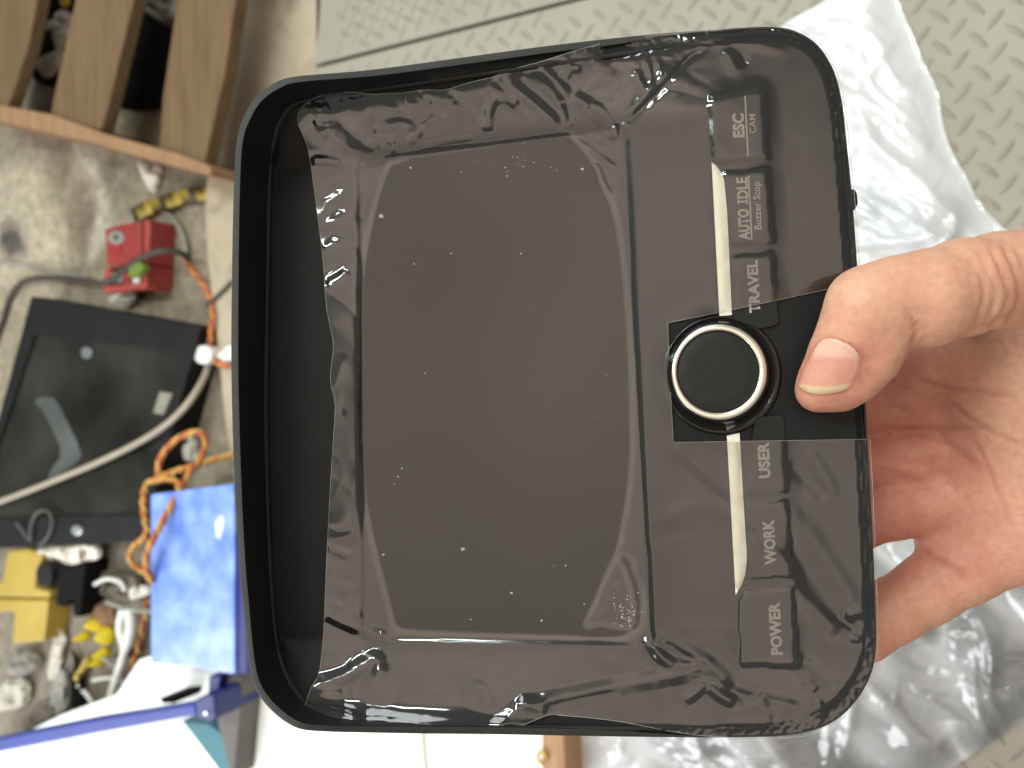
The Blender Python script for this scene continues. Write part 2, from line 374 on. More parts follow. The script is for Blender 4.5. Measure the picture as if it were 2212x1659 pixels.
def radial(poly):
    p = np.asarray(poly, float); q = np.roll(p, -1, 0); r = np.zeros(NT)
    for k, t in enumerate(TH):
        d = np.array([math.cos(t), math.sin(t)]); a = p-np.array([CX, CY]); e = q-p
        den = d[0]*e[:, 1]-d[1]*e[:, 0]; den = np.where(abs(den) < 1e-12, 1e-12, den)
        rr = (a[:, 0]*e[:, 1]-a[:, 1]*e[:, 0])/den; u = (a[:, 0]*d[1]-a[:, 1]*d[0])/den
        ok = (u >= 0) & (u <= 1) & (rr > 0); r[k] = rr[ok].max()
    return r
def pt(r): return CX+r*np.cos(TH), CY+r*np.sin(TH)
rO, rB = radial(OUT), radial(BASE)
ox, oy = pt(rO)
sm = lambda x, a, b: np.clip((x-a)/(b-a), 0, 1)**2*(3-2*np.clip((x-a)/(b-a), 0, 1))
def hood(x): return 27*mm*(1-np.clip((x-640)/(1420-640), 0, 1))**1.15-.75*mm*sm(x, 1300, 1500)
hh = hood(ox)
lipw = 16.5*(1-sm(ox, 1300, 1500))+6*sm(ox, 1300, 1500)
# heights of the front face (photo units in, metres out)
B_top = np.array(sorted([tuple(q) for q in BASE if q[1] < 400 and q[0] < 1800])); B_bot = np.array(sorted([tuple(q) for q in BASE if q[1] > 1300 and q[0] < 1865]))
ytop = lambda x: np.interp(x, B_top[:, 0], B_top[:, 1]); ybot = lambda x: np.interp(x, B_bot[:, 0], B_bot[:, 1])
SCR = np.array([(772, 342), (1352, 272), (1408, 1394), (782, 1384)], float)
yst = lambda x: 342+(x-772)*(272-342)/(1352-772); ysb = lambda x: 1384+(x-782)*10/626
xsr = lambda y: 1352+(y-272)*56/1122; xsl = lambda y: 772+(y-342)*10/1042
def face_h(x, y):
    h = np.zeros(x.shape)
    hl = 6.5*mm*(1-sm(x, 900, 1560))
    tt = np.clip((yst(np.minimum(x, 1400))-y)/np.maximum(20, yst(np.minimum(x, 1400))-ytop(x)), 0, 1)
    tb = np.clip((y-ysb(x))/np.maximum(20, ybot(x)-ysb(x)), 0, 1)
    right = sm(x-xsr(y), -2, 6)
    base = -.7*mm*(1-right)
    h = base+(hl+.6*mm*(1-right))*np.maximum(tt, tb)
    scr = sm(x-xsl(y), -4, 4)*sm(xsr(y)-x, -2, 6)*sm(y-yst(x), -3, 5)*sm(ysb(x)-y, -3, 5)
    return h*(1-scr)+scr*(-1.3*mm)
rings = []
def ring(r, h):
    x, y = pt(r); return Lp(x, y, h)
edge_h = face_h(*[c.copy() for c in pt(rB-4)])
bk = rO*.80; 
specs = [(rO*.86, np.full(NT, -31*mm)), (rO*.93, np.full(NT, -29.5*mm)), (rO*.975, np.full(NT, -24*mm)), (rO*.992, hh-6*mm), (rO-1.0, hh-1.2*mm), (rO, hh-.5*mm), (rO-1.6, hh), (rO-lipw+1.5, hh+.1*mm)]
rear = [ring(r, h) for r, h in specs]
inner = [ring(rO-lipw+1.5, hh+.1*mm), ring(rO-lipw, hh-.3*mm), ring(rO-lipw-1.0, hh-1.2*mm)]
t_ = .5
ri = rO-lipw-1.0
midr = ri*.25+rB*.75; 
ledge = np.clip(hh/(8*mm), 0, 1)
inner += [ring(midr+1.5, hh*.3+edge_h*.7+.1*mm), ring(rB+9, edge_h+3.2*mm*ledge), ring(rB+7, edge_h+2.6*mm*ledge), ring(rB+1, edge_h+1.9*mm*ledge), ring(rB-1, edge_h+.2*mm), ring(rB-14, edge_h-2.5*mm)]
def loft(rs, name, m, capfirst=False):
    n = len(rs); V = np.concatenate(rs); F = []
    for i in range(n-1):
        for k in range(NT):
            a = i*NT+k; b = i*NT+(k+1) % NT; F.append((a, b, b+NT, a+NT))
    if capfirst: F.append(tuple(range(NT))[::-1])
    me = mesh(name, V, F); bm = bmesh.new(); bm.from_mesh(me); bmesh.ops.recalc_face_normals(bm, faces=bm.faces); bm.to_mesh(me); bm.free()
    return link(name, me, mon, m, True)
hs = loft(rear, 'housing', [M_lip], True)
loft(inner, 'hood_wall', M_black)
loft([ring(rB+10, edge_h+3.6*mm*ledge-.4*mm), ring(rB+8, edge_h+3.3*mm*ledge), ring(rB+1, edge_h+2.3*mm*ledge), ring(rB-1, edge_h+1.2*mm*ledge-.3*mm)], 'inner_ledge', mat('ledge_highlight', (.020, .020, .020), .55, .3, var=.1))  # same black plastic, its colour lightened to paint the light it catches
# bezel plate (front face, screen opening left out) and the screen
hole_s = SCR+np.array([(6, 6), (-6, 6), (-6, -6), (6, -6)])
gx, gy, gf = grid_poly(BASE, 5.0, holes=[hole_s])
link('bezel', mesh('bezel', Lp(gx, gy, face_h(gx, gy)), gf), mon, M_black, True)
gx, gy, gf = grid_poly(SCR, 14)
link('screen', mesh('screen', Lp(gx, gy, np.full(gx.shape, -1.5*mm)), gf), mon, M_gloss, True)

def rounded(q, r=9, seg=4):
    q = np.asarray(q, float); out = []
    for i in range(len(q)):
        a, b, c = q[i-1], q[i], q[(i+1) % len(q)]
        u = (a-b)/np.linalg.norm(a-b); v = (c-b)/np.linalg.norm(c-b); p0 = b+u*r; p1 = b+v*r
        for k in range(seg+1):
            t = k/seg; out.append((1-t)**2*p0+2*t*(1-t)*b+t*t*p1)
    return np.array(out)
def plateau(name, q, h0, h1, m, parent, r=9, inset=3.0, flat=True):
    p = rounded(q, r) if r else np.asarray(q, float); c = p.mean(0); n = len(p)
    d = p-c; L = np.linalg.norm(d, axis=1)[:, None]
    lv = [(p, h0), (p, h1-.35*mm), (p-d/L*inset*.4, h1-.08*mm), (p-d/L*inset, h1)]
    V = np.concatenate([Lp(a[:, 0], a[:, 1], np.full(n, b)) for a, b in lv]); F = []
    for i in range(3):
        for k in range(n): F.append((i*n+k, i*n+(k+1) % n, (i+1)*n+(k+1) % n, (i+1)*n+k))
    F.append(tuple(3*n+k for k in range(n)))
    me = mesh(name, V, F); bm = bmesh.new(); bm.from_mesh(me); bmesh.ops.recalc_face_normals(bm, faces=bm.faces); bm.to_mesh(me); bm.free()
    if me.polygons[-1].normal.z < 0: me.flip_normals()
    return link(name, me, parent, m)
def text(name, s, cx, cy, length, cap, rotdeg, h, parent, bold=.02):
    """flat print; runs bottom-to-top in the picture, centred on (cx,cy), length along the text and cap height in photo units"""
    cu = bpy.data.curves.new('print', 'FONT'); cu.body = s; cu.offset = bold; cu.resolution_u = 3; cu.space_character = 1.04
    ob = bpy.data.objects.new('print', cu); COL.objects.link(ob)
    dg = bpy.context.evaluated_depsgraph_get(); me = bpy.data.meshes.new_from_object(ob.evaluated_get(dg))
    bpy.data.objects.remove(ob); bpy.data.curves.remove(cu)
    n = len(me.vertices); co = np.zeros(n*3); me.vertices.foreach_get('co', co); co = co.reshape(-1, 3)
    x0, x1 = co[:, 0].min(), co[:, 0].max(); y0, y1 = 0.0, .73
    u = (co[:, 0]-(x0+x1)/2)/(x1-x0)*length; v = (co[:, 1]-(y0+y1)/2)/(y1-y0)*cap
    a = math.radians(rotdeg)
    dirx = np.array([math.sin(a), -math.cos(a)])*1.0           # text runs towards image top
    dirv = np.array([-math.cos(a), -math.sin(a)])              # letter tops face image left
    px = cx+u*dirx[0]+v*dirv[0]; py = cy+u*dirx[1]+v*dirv[1]
    w = Lp(px, py, np.full(n, h)); me.vertices.foreach_set('co', w.ravel()); me.update()
    if me.polygons and me.polygons[0].normal.z < 0: me.flip_normals()
    return link(name, me, parent, M_print)
def bar(name, a, b, w, h, parent, m=None):
    a = np.array(a, float); b = np.array(b, float); d = (b-a)/np.linalg.norm(b-a); n_ = np.array([-d[1], d[0]])*w/2
    q = np.array([a-n_, b-n_, b+n_, a+n_]); me = mesh(name, Lp(q[:, 0], q[:, 1], np.full(4, h)), [(0, 1, 2, 3)])
    if me.polygons[0].normal.z < 0: me.flip_normals()
    return link(name, me, parent, m or M_print)
HB = 1.2*mm
BTN = {
 'ESC': [(1530,210),(1642,186),(1653,192),(1661,345),(1556,357),(1538,340)],
 'AUTO': [(1562,368),(1661,361),(1674,527),(1578,534)],
 'TRAVEL': [(1579,549),(1671,543),(1683,702),(1640,712),(1583,690)],
 'USER': [(1632,900),(1694,896),(1703,1065),(1606,1070)],
 'WORK': [(1610,1083),(1702,1079),(1715,1250),(1616,1254)],
 'POWER': [(1592,1298),(1610,1272),(1714,1266),(1726,1442),(1600,1438)]}
HT = HB+.05*mm
b = plateau('button', BTN['ESC'], -1*mm, HB, M_button, mon); b['label'] = 'button marked ESC over CAM'
text('lettering', 'ESC', 1594.5, 271, 52, 24, -2, HT, b, .045); text('lettering', 'CAM', 1625, 267, 41, 14.5, -2, HT, b, .012); bar('divider_line', (1609.5,206.6), (1615.6,337.7), 3.4, HT, b)
b = plateau('button', BTN['AUTO'], -1*mm, HB, M_button, mon); b['label'] = 'button marked AUTO IDLE over Buzzer Stop'
text('lettering', 'AUTO', 1606.1, 484.8, 67, 23.5, -2.6, HT, b, .036); text('lettering', 'DLE', 1602.5, 406, 46, 23.5, -2.6, HT, b, .036); bar('lettering', (1593.2,435.9), (1614.6,435.0), 4.2, HT, b); text('lettering', 'Buzzer Stop', 1635, 444, 103, 15.5, -2.6, HT, b, .014); bar('divider_line', (1617,379.4), (1624,518), 3.4, HT, b)
for xx in (1594.2, 1613.6):
    bar('lettering', (xx-.3, 430.0), (xx+.3, 441.5), 2.8, HT+.01*mm, b)
b = plateau('button', BTN['TRAVEL'], -1*mm, HB, M_button, mon); b['label'] = 'button marked TRAVEL, half uncovered by the film'
text('lettering', 'TRAVEL', 1627, 619, 113, 23, -3, HT, b, .038)
b = plateau('button', BTN['USER'], -1*mm, HB, M_button, mon); b['label'] = 'button marked USER'
text('lettering', 'USER', 1649.5, 994, 78, 24, -3, HT, b, .045)
b = plateau('button', BTN['WORK'], -1*mm, HB, M_button, mon); b['label'] = 'button marked WORK'
text('lettering', 'WORK', 1661.5, 1171, 98, 24, -3.5, HT, b, .045)
b = plateau('button', BTN['POWER'], -1*mm, HB, M_button, mon); b['label'] = 'button marked POWER'
text('lettering', 'POWER', 1674.5, 1358, 114, 24, -3.5, HT, b, .045)
s1 = [(1537,349),(1547,358),(1556,369),(1562,382),(1566,398),(1569,420),(1574,520),(1581,681),(1554,684)]
s2 = [(1570,941),(1597.6,935),(1606,1080),(1613,1191),(1613,1215),(1610,1240),(1603,1262),(1589,1285)]
plateau('trim_strip', s1, -1*mm, .9*mm, M_strip, mon, r=0, inset=1.2); plateau('trim_strip', s2, -1*mm, .9*mm, M_strip, mon, r=0, inset=1.2)
# knob: lathe rings in photo units
def lathe(name, prof, m, parent, n=96, cap=False):
    V = []; F = []
    a = np.linspace(0, 2*math.pi, n, endpoint=False)
    for (cx, cy, r, h) in prof: V.append(Lp(cx+r*np.cos(a), cy+r*np.sin(a), np.full(n, h*mm)))
    V = np.concatenate(V)
    for i in range(len(prof)-1):
        for k in range(n): F.append((i*n+k, i*n+(k+1) % n, (i+1)*n+(k+1) % n, (i+1)*n+k))
    if cap: F.append(tuple((len(prof)-1)*n+k for k in range(n)))
    me = mesh(name, V, F); bm = bmesh.new(); bm.from_mesh(me); bmesh.ops.recalc_face_normals(bm, faces=bm.faces); bm.to_mesh(me); bm.free()
    return link(name, me, parent, m, True)
def lerp(a, c, t): return tuple(a[i]+(c[i]-a[i])*t for i in range(2))
c0, c1 = (1559, 809), (1552, 803)
kn = lathe('knob', [(*c0, 130, -1), (*c0, 130, .4), (*c0, 127, .9), (*c0, 121, 1.0), (*lerp(c0, c1, .25), 119, .6), (*lerp(c0, c1, .3), 117, .5), (*lerp(c0, c1, .35), 115.5, 2.2), (*lerp(c0, c1, .6), 111, 5.5), (*lerp(c0, c1, .75), 107.5, 7.4), (*lerp(c0, c1, .85), 105, 8.0), (*lerp(c0, c1, .9), 103, 8.1)], M_collar, mon)
lathe('ring', [(1553.4, 803.7, 103.5, 7.0), (1553.4, 803.7, 102.9, 8.6), (1553.2, 803.6, 100.8, 9.0), (1552, 803.4, 95, 9.15), (1551, 803.2, 90.5, 9.0), (1550.7, 803, 88.8, 8.4), (1550.7, 803, 88.6, 7.6)], M_chrome, kn)
lathe('cap', [(1550.7, 803, 88.9, 7.6), (1550.7, 803, 87.5, 8.1), (1550.7, 803, 84, 8.4), (1550.7, 803, 60, 8.5), (1550.7, 803, 20, 8.5)], M_cap, kn, cap=True)
plateau('notch_glint', [(1562,905),(1580,903),(1590,921),(1570,931)], .2*mm, 2.2*mm, mat('notch_reflection', (.16, .17, .16), .1, .5), kn, r=4, inset=1.5)  # pale raised patch stands in for a small reflection on the knob
# rubber switch on the right-hand edge
sw = plateau('side_switch', [(1832,409),(1846,409),(1851,418),(1853,440),(1846,454),(1834,454)], -9*mm, -3.2*mm, M_black, mon, r=3, inset=2)

# ================================================================== PROTECTIVE FILM
FILM = np.array([(648,232),(690,205),(722,200),(760,198),(800,204),(840,202),(880,200),(915,193),(960,196),(1000,182),(1040,172),(1066,167),(1100,150),(1140,141),(1180,130),(1215,118),(1260,104),(1330,86),(1400,78),(1500,68),(1600,60),(1640,54),(1662,44),(1690,50),(1724,60),(1770,92),(1806,146),(1824,212),(1833,290),(1848,440),(1862,640),(1876,880),(1889,1130),(1896,1330),(1897,1402),(1888,1458),(1858,1515),(1812,1560),(1785,1590),(1772,1578),(1742,1590),(1700,1594),(1640,1597),(1560,1592),(1500,1588),(1440,1578),(1390,1568),(1330,1557),(1260,1549),(1215,1546),(1190,1542),(1160,1554),(1120,1570),(1056,1587),(1000,1586),(830,1583),(700,1580),(650,1571),(640,1568),(655,1540),(663,1510),(673,1482),(690,1458),(696,1400),(700,1350),(704,1240),(710,1120),(714,1040),(722,920),(725,870),(714,830),(714,800),(722,745),(712,700),(704,660),(698,560),(684,450),(680,420),(668,330),(655,292),(640,262)], float)
FILMp = resample(chaikin(FILM, 1), 900, True)
CUT = resample(np.array([(1442.4,697.5),(1640,657),(1809,620),(1890,604),(1893,948),(1851.7,949),(1454.7,955.6),(1447,820)]), 240, True)
ADH = chaikin([(850,347),(1000,327),(1130,305),(1222,291),(1240,306),(1262,330),(1285,365),(1296,400),(1316,440),(1332,500),(1345,600),(1352,700),(1358,800),(1360,900),(1360,990),(1354,1060),(1340,1140),(1330,1190),(1306,1240),(1268,1330),(1256,1352),(1272,1362),(1300,1352),(1322,1360),(1372,1364),(1383,1340),(1384,1290),(1374,1255),(1366,1240),(1362,1216),(1348,1202),(1340,1204),(1352,1225),(1368,1268),(1376,1330),(1360,1372),(1300,1378),(1220,1372),(1100,1370),(1000,1366),(900,1361),(857,1357),(848,1320),(830,1250),(812,1180),(797,1110),(786,1030),(778,950),(772,860),(771,780),(774,700),(782,620),(794,540),(808,470),(826,400)], 1)
fx, fy, ff = grid_poly(FILMp, 3.6, holes=[CUT])
# base height on a raster, blurred so that the film bridges the steps
st = 4.0; GX = np.arange(440, 1960, st); GY = np.arange(0, 1660, st); GXX, GYY = np.meshgrid(GX, GY, indexing='ij')
inB = inside(GXX, GYY, BASE); H0 = face_h(GXX, GYY)
bd = polydist(GXX, GYY, resample(BASE, 300, True), True)[0]
hd = hood(GXX)
outv = np.where(GXX > 1300, -np.minimum(bd/22, 1)*.8*mm+.15*mm, np.minimum(face_h(GXX, GYY)+bd/60*16*mm, hd))
H0 = np.where(inB, H0, outv)
for q in BTN.values(): H0 += np.where(inside(GXX, GYY, q), HB*1.05, 0)
for q in (s1, s2): H0 = np.maximum(H0, np.where(inside(GXX, GYY, q), .9*mm, -1))
kd = np.hypot(GXX-1559, GYY-809); H0 = np.where(kd < 150, np.maximum(H0, (150-kd)/20*.9*mm), H0)
def blur(A, sg):
    k = int(sg*3)+1; w = np.exp(-.5*(np.arange(-k, k+1)/sg)**2); w /= w.sum(); P_ = np.pad(A, k, mode='edge')
    P_ = sum(w[i]*P_[i:i+A.shape[0], :] for i in range(2*k+1)); return sum(w[i]*P_[:, i:i+A.shape[1]] for i in range(2*k+1))
Hb = np.maximum(blur(H0, 1.5), blur(H0, 6.0)-.1*mm)+.3*mm*inB
def samp(A, x, y):
    u = np.clip((x-GX[0])/st, 0, len(GX)-1.001); v = np.clip((y-GY[0])/st, 0, len(GY)-1.001); i = u.astype(int); j = v.astype(int); a = u-i; c = v-j
    return A[i, j]*(1-a)*(1-c)+A[i+1, j]*a*(1-c)+A[i, j+1]*(1-a)*c+A[i+1, j+1]*a*c
adh_d, _, _ = polydist(fx, fy, ADH, True); adh_in = inside(fx, fy, ADH)
sdA = np.where(adh_in, -adh_d, adh_d)                         # <0 stuck to the screen
h = samp(Hb, fx, fy)+.35*mm
inscr = inside(fx, fy, SCR); dS = polydist(fx, fy, SCR, True)[0]; wS = np.clip(np.maximum(sdA, 0)/(np.maximum(sdA, 0)+dS+1e-6), 0, 1)
h = np.where(inscr, -1.18*mm+(h+1.18*mm)*wS**1.6+.16*mm*sm(sdA, -3, 8)*(1-wS), h)
ltop = sm(yst(np.minimum(fx, 1400))-fy, 5, 40)*(1-sm(fx, 1420, 1600)); lbot = sm(fy-ysb(fx), 5, 40)
lleft = sm(xsl(fy)-fx, -20, 10)*(1-ltop)*(1-lbot)
lright = sm(fx-1420, 0, 80)*sm(fy, 940, 1050)*(1-lbot)
# folds: points, height mm, half-width, crest sharpness (1 = creased)
R = [
 ([(1057,286),(1054,262),(1055,243),(1063,220),(1076,209)], 1.5, 7, 1), ([(1066,169),(1090,196),(1119,228)], 1.3, 6, 1), ([(1076,210),(1100,220),(1128,240),(1150,262)], .9, 9, 0),
 ([(967,200),(1004,222),(1052,282)], .9, 7, 1), ([(1004,222),(1035,255),(1060,288)], -.9, 13, 0), ([(835,204),(880,240),(925,266)], 1.0, 16, 0), ([(880,200),(930,236),(955,262)], .8, 8, 1), ([(905,196),(930,225)], .8, 5, 1),
 ([(1110,150),(1160,196),(1205,240),(1226,272)], -2.2, 20, 0), ([(1158,140),(1192,169),(1214,192),(1224,216)], 1.7, 8, 1), ([(1085,172),(1130,205),(1180,245),(1212,276)], 1.2, 9, 1),
 ([(1224,216),(1232,245),(1234,276)], 1.0, 7, 1), ([(1236,205),(1260,222),(1290,240),(1312,268),(1328,302)], 1.9, 9, 1), ([(1268,230),(1296,248),(1318,280)], -1.4, 10, 0),
 ([(1216,125),(1225,140),(1238,150),(1256,146)], 1.0, 6, 1), ([(1210,156),(1232,166)], .9, 6, 1), ([(1358,262),(1392,228),(1418,204),(1455,160),(1489,124),(1530,100)], -1.5, 8, 0), ([(1350,250),(1385,218),(1410,196),(1450,148)], 1.2, 12, 0),
 ([(1380,150),(1377,170),(1392,190),(1408,196)], 1.3, 9, 1), ([(1395,125),(1404,160),(1410,196)], 1.0, 7, 0), ([(1420,124),(1425,150),(1432,180),(1442,160),(1438,140)], 1.0, 7, 0),
 ([(1226,292),(1260,315),(1292,335),(1335,369)], .7, 5, 1), ([(1262,306),(1300,318),(1340,328)], .6, 12, 0), ([(1286,350),(1300,395),(1320,425)], .7, 5, 1), ([(1332,300),(1331,270)], 1.2, 5, 1), ([(1348,300),(1352,262)], 1.0, 5, 1),
 ([(709,209),(723,252),(760,289),(818,333)], 1.5, 12, 1), ([(690,235),(692,262),(680,272)], 1.4, 8, 1), ([(812,265),(822,318),(838,331)], .9, 9, 0), ([(826,262),(858,248),(900,262),(905,290),(880,310)], 1.0, 11, 0), ([(845,300),(850,330)], 1.0, 6, 1), ([(905,318),(960,306),(1030,296)], .9, 8, 0),
 ([(672,348),(700,346),(738,352)], 1.8, 11, 0), ([(690,400),(735,378)], .4, 12, 0), ([(692,430),(735,404)], -.5, 9, 0), ([(696,478),(738,446)], -.9, 10, 0), ([(700,540),(730,520)], .9, 12, 0), ([(705,620),(735,606),(752,585)], 1.3, 8, 1), ([(700,590),(740,580)], -.9, 10, 0),
 ([(770,360),(800,350),(840,338)], .8, 12, 0), ([(772,480),(800,420),(830,370)], -.7, 14, 0),
 ([(715,900),(745,890)], .6, 8, 0), ([(708,1140),(730,1150),(760,1142)], .9, 9, 0), ([(708,1180),(760,1205)], 1.0, 10, 0), ([(706,1240),(770,1262)], -1.0, 12, 0), ([(706,1330),(740,1344),(780,1362),(844,1376)], 1.6, 8, 1), ([(706,1300),(760,1325),(800,1350)], 1.0, 11, 0),
 ([(673,1484),(720,1470),(760,1452),(805,1420),(818,1430),(820,1455),(806,1472)], 1.9, 10, 1), ([(668,1505),(700,1498),(740,1495)], 1.3, 11, 0), ([(656,1540),(700,1536),(750,1540),(776,1558)], 2.0, 14, 0),
 ([(1020,1485),(1035,1480),(1050,1500),(1060,1535)], .9, 14, 0), ([(1060,1586),(1095,1552),(1129,1524),(1172,1517),(1240,1503),(1300,1489),(1379,1475),(1434,1464),(1480,1455),(1522,1443)], 1.8, 11, 1), ([(1172,1530),(1260,1508),(1330,1496)], -1.0, 9, 0), ([(1116,1516),(1150,1526),(1182,1536)], 1.6, 9, 1),
 ([(1390,1376),(1410,1402),(1456,1443)], 1.5, 7, 1), ([(1412,1396),(1432,1424),(1470,1436),(1522,1432)], 1.2, 8, 1), ([(1418,1366),(1460,1394),(1500,1412),(1540,1442),(1562,1464),(1576,1488)], 1.8, 10, 1), ([(1440,1384),(1480,1420),(1530,1440)], -1.4, 9, 0), ([(1532,1480),(1556,1504),(1588,1517)], 1.9, 8, 1), ([(1477,1513),(1500,1500),(1524,1476)], 1.4, 7, 1),
 ([(1560,1480),(1600,1505),(1660,1515),(1740,1532)], -1.8, 14, 0), ([(1630,1500),(1640,1520),(1650,1505)], 1.3, 9, 1), ([(1764,1512),(1772,1530),(1773,1550)], 1.2, 6, 1), ([(1660,1555),(1710,1546),(1750,1540)], -1.4, 12, 0), ([(1560,1560),(1640,1562),(1700,1556)], .9, 12, 0),
 ([(1700,1250),(1728,1285),(1760,1322),(1790,1350),(1812,1370)], 1.5, 17, 0), ([(1690,1160),(1740,1220),(1790,1290),(1826,1340)], -1.7, 22, 0), ([(1700,1090),(1760,1180),(1810,1250),(1850,1320)], 1.5, 24, 0), ([(1700,1000),(1750,1040),(1790,1080)], -1.0, 18, 0), ([(1745,970),(1790,1040),(1800,1085)], .9, 16, 0),
 ([(1800,1330),(1830,1345),(1848,1362)], -1.3, 9, 0), ([(1826,1330),(1850,1322),(1890,1318)], 1.3, 8, 1), ([(1836,1384),(1846,1376),(1858,1384)], 1.2, 8, 0), ([(1740,1470),(1752,1482),(1764,1492)], 1.0, 10, 0), ([(1720,1420),(1770,1450),(1810,1485)], -1.1, 14, 0),
 ([(1455,960),(1520,1020),(1590,1080)], .8, 18, 0), ([(1470,1010),(1540,1060),(1600,1120)], -.8, 16, 0), ([(1430,1130),(1470,1100),(1530,1095),(1590,1110)], .9, 18, 0), ([(1420,1160),(1450,1150),(1500,1150)], -.5, 12, 0), ([(1420,1345),(1500,1365),(1590,1362)], .6, 18, 0), ([(1625,1150),(1660,1180),(1700,1215)], .7, 10, 0), ([(1620,1145),(1640,1168)], -.7, 7, 0),
 ([(1400,1180),(1403,1260),(1408,1390)], -.9, 5, 0), ([(1352,270),(1364,500),(1376,760),(1390,1080),(1402,1300)], -.5, 6, 0),
 ([(1345,500),(1372,620),(1380,760)], .25, 9, 0), ([(1335,1175),(1352,1180)], .6, 5, 1), ([(1262,1345),(1290,1322),(1306,1286),(1345,1262)], .7, 6, 1), ([(1340,1205),(1320,1240),(1300,1280)], .7, 6, 1),
 ([(1566,108),(1580,130),(1592,158)], 1.1, 12, 0), ([(1600,110),(1612,140)], -.9, 9, 0), ([(1480,90),(1560,82),(1620,92),(1700,110)], .7, 12, 0),
]
for pts, hm, w, sharp in R:
    p = chaikin(pts, 2, False)
    x0, y0 = p.min(0)-5*w; x1, y1 = p.max(0)+5*w
    m = (fx > x0) & (fx < x1) & (fy > y0) & (fy < y1)
    d, t, s = polydist(fx[m], fy[m], p)
    e = np.clip(np.minimum(t, 1-t)*6+.25, 0, 1)
    tn = 1-np.sqrt(d*d+1.2)/(2.3*w); pr = .5*(tn+np.sqrt(tn*tn+.006)) if sharp else np.exp(-(d/w)**2)
    h[m] += (.54 if sharp else .40)*hm*mm*e*pr
def bill(x, y, sc, seed):
    return np.abs(vnoise(x/sc+vnoise(x/sc*.6, y/sc*.6, seed+5)*.8, y/sc+vnoise(x/sc*.6+9, y/sc*.6, seed+6)*.8, seed))
loose = np.clip(ltop+.55*lbot*(sm(fx, 620, 900)*0+1)+.8*lleft, 0, 1)
h += loose*(.55*mm*bill(fx, fy*1.3, 85, 3)+.16*mm*bill(fx, fy, 30, 8)*ltop+.08*mm*bill(fx, fy, 34, 8)*(1-ltop))
h += lleft*(sm(fy, 560, 780)-sm(fy, 1080, 1190))*np.clip((790-fx)/80, 0, 1.3)**1.15*4.6*mm
h += lright*.22*mm*vnoise(fx/70, fy/110, 21)
h += (1-loose)*(1-adh_in)*.05*mm*vnoise(fx/40, fy/40, 31)
rim = polydist(fx, fy, resample(OUT, 240, True), True)[0]; inO = inside(fx, fy, OUT)
rimz = sm(26-rim, 0, 10)*(fx > 1240)
h += rimz*.30*mm*np.abs(vnoise(fx/9, fy/9, 41))*(1-sm(fy, 260, 420)*.7*(fy < 1380))
h = np.where(inO, h, h-.6*mm)
fx2 = fx; gap = np.where(inscr, sm(sdA, -2.5, 2.0), .75+.8*loose+.25*lright)
gap = np.where((fx > 1352) & (fx < xsr(fy)+2) & (fy > 300) & (fy < 1390) & ~adh_in, 1.0, gap)
gap = np.clip(gap+.8*sm(9-np.abs(sdA-7), 0, 5)*inscr, 0, 1.8)
film = empty('protective_film', MM); tag(film, 'clear wrinkled protective film stuck over the monitor face, cut open around the knob', 'film')
fme = mesh('film_sheet', Lp(fx, fy, h), ff)
at = fme.attributes.new('gap', 'FLOAT', 'POINT'); at.data.foreach_set('value', gap.astype(np.float32))
link('film_sheet', fme, film, M_film, True)
# light caught along the film's cut edges, painted as thin pale tubes
def hfilm(x, y): return samp(Hb, x, y)+.45*mm
M_edge_glint = mat('film_edge_glint', (.42, .42, .40), .3, .6, var=.3, scale=120)
parts = []
fi = np.argsort(np.arctan2(fy-830, fx-1190))
def edge_h_at(P_):
    out = np.zeros(len(P_))
    for i, q in enumerate(P_):
        k = np.argmin((fx-q[0])**2+(fy-q[1])**2); out[i] = h[k]
    return out
def edge_runs(path, keep, r_):
    pp = np.concatenate([path, path[:1]]); kk = np.concatenate([keep, keep[:1]]); run = []
    for q, k in list(zip(pp, kk))+[(None, False)]:
        if k: run.append(q)
        else:
            if len(run) > 3: run = np.array(run); parts.append(tube(Lp(run[:, 0], run[:, 1], edge_h_at(run)), r_, 5))
            run = []
edge_runs(FILMp, ~inside(FILMp[:, 0], FILMp[:, 1], CUT), .060*mm); edge_runs(CUT, inside(CUT[:, 0], CUT[:, 1], FILMp), .042*mm)
V, F = join(parts); link('cut_edge_glint', mesh('cut_edge_glint', V, F), film, M_edge_glint, True)
# trapped dust and tiny bubbles
M_dust = mat('trapped_dust', (.34, .32, .29), .6, .3)
sp = [(824,467,7),(1092,362,3),(1060,355,2),(918,806,3),(1125,548,3),(895,570,3),(1000,1186,6),(1105,1281,5),(868,1012,3),(860,1030,3),(852,1046,2),(828,1198,5),(1170,1340,4),(1258,365,5),(1095,380,3),(1310,810,2),(1280,900,2),(975,548,3),(1240,945,2),(1018,1338,3),(887,362,4),(1222,1222,3),(1262,1305,3)]
sp += [(random.gauss(1352, 16), random.gauss(1318, 22), random.uniform(1, 3)) for _ in range(60)]
sp += [(random.gauss(1110, 60), random.gauss(352, 16), random.uniform(1, 2.2)) for _ in range(26)]
sp += [(random.uniform(860, 1330), random.uniform(420, 1330), random.uniform(.8, 1.6)) for _ in range(60)]
sp += [(1736,478,1.5),(1742,486,1.2)]
parts = []
for (x, y, r) in sp:
    a = np.linspace(0, 2*math.pi, 7)[:-1]; hz = (-.98 if x < 1390 else .75)*mm
    el = random.uniform(.6, 1); ra = r*.8*np.array([random.uniform(.7, 1.2) for _ in a])
    v = list(Lp(x+ra*np.cos(a), y+ra*el*np.sin(a), np.full(6, hz)))+[Lp(x, y, hz+.08*mm)]
    parts.append((v, [(k, 6, (k+1) % 6) for k in range(6)]))
V, F = join(parts); dm = link('dust_speck', mesh('dust_speck', V, F), film, M_dust); dm['kind'] = 'stuff'

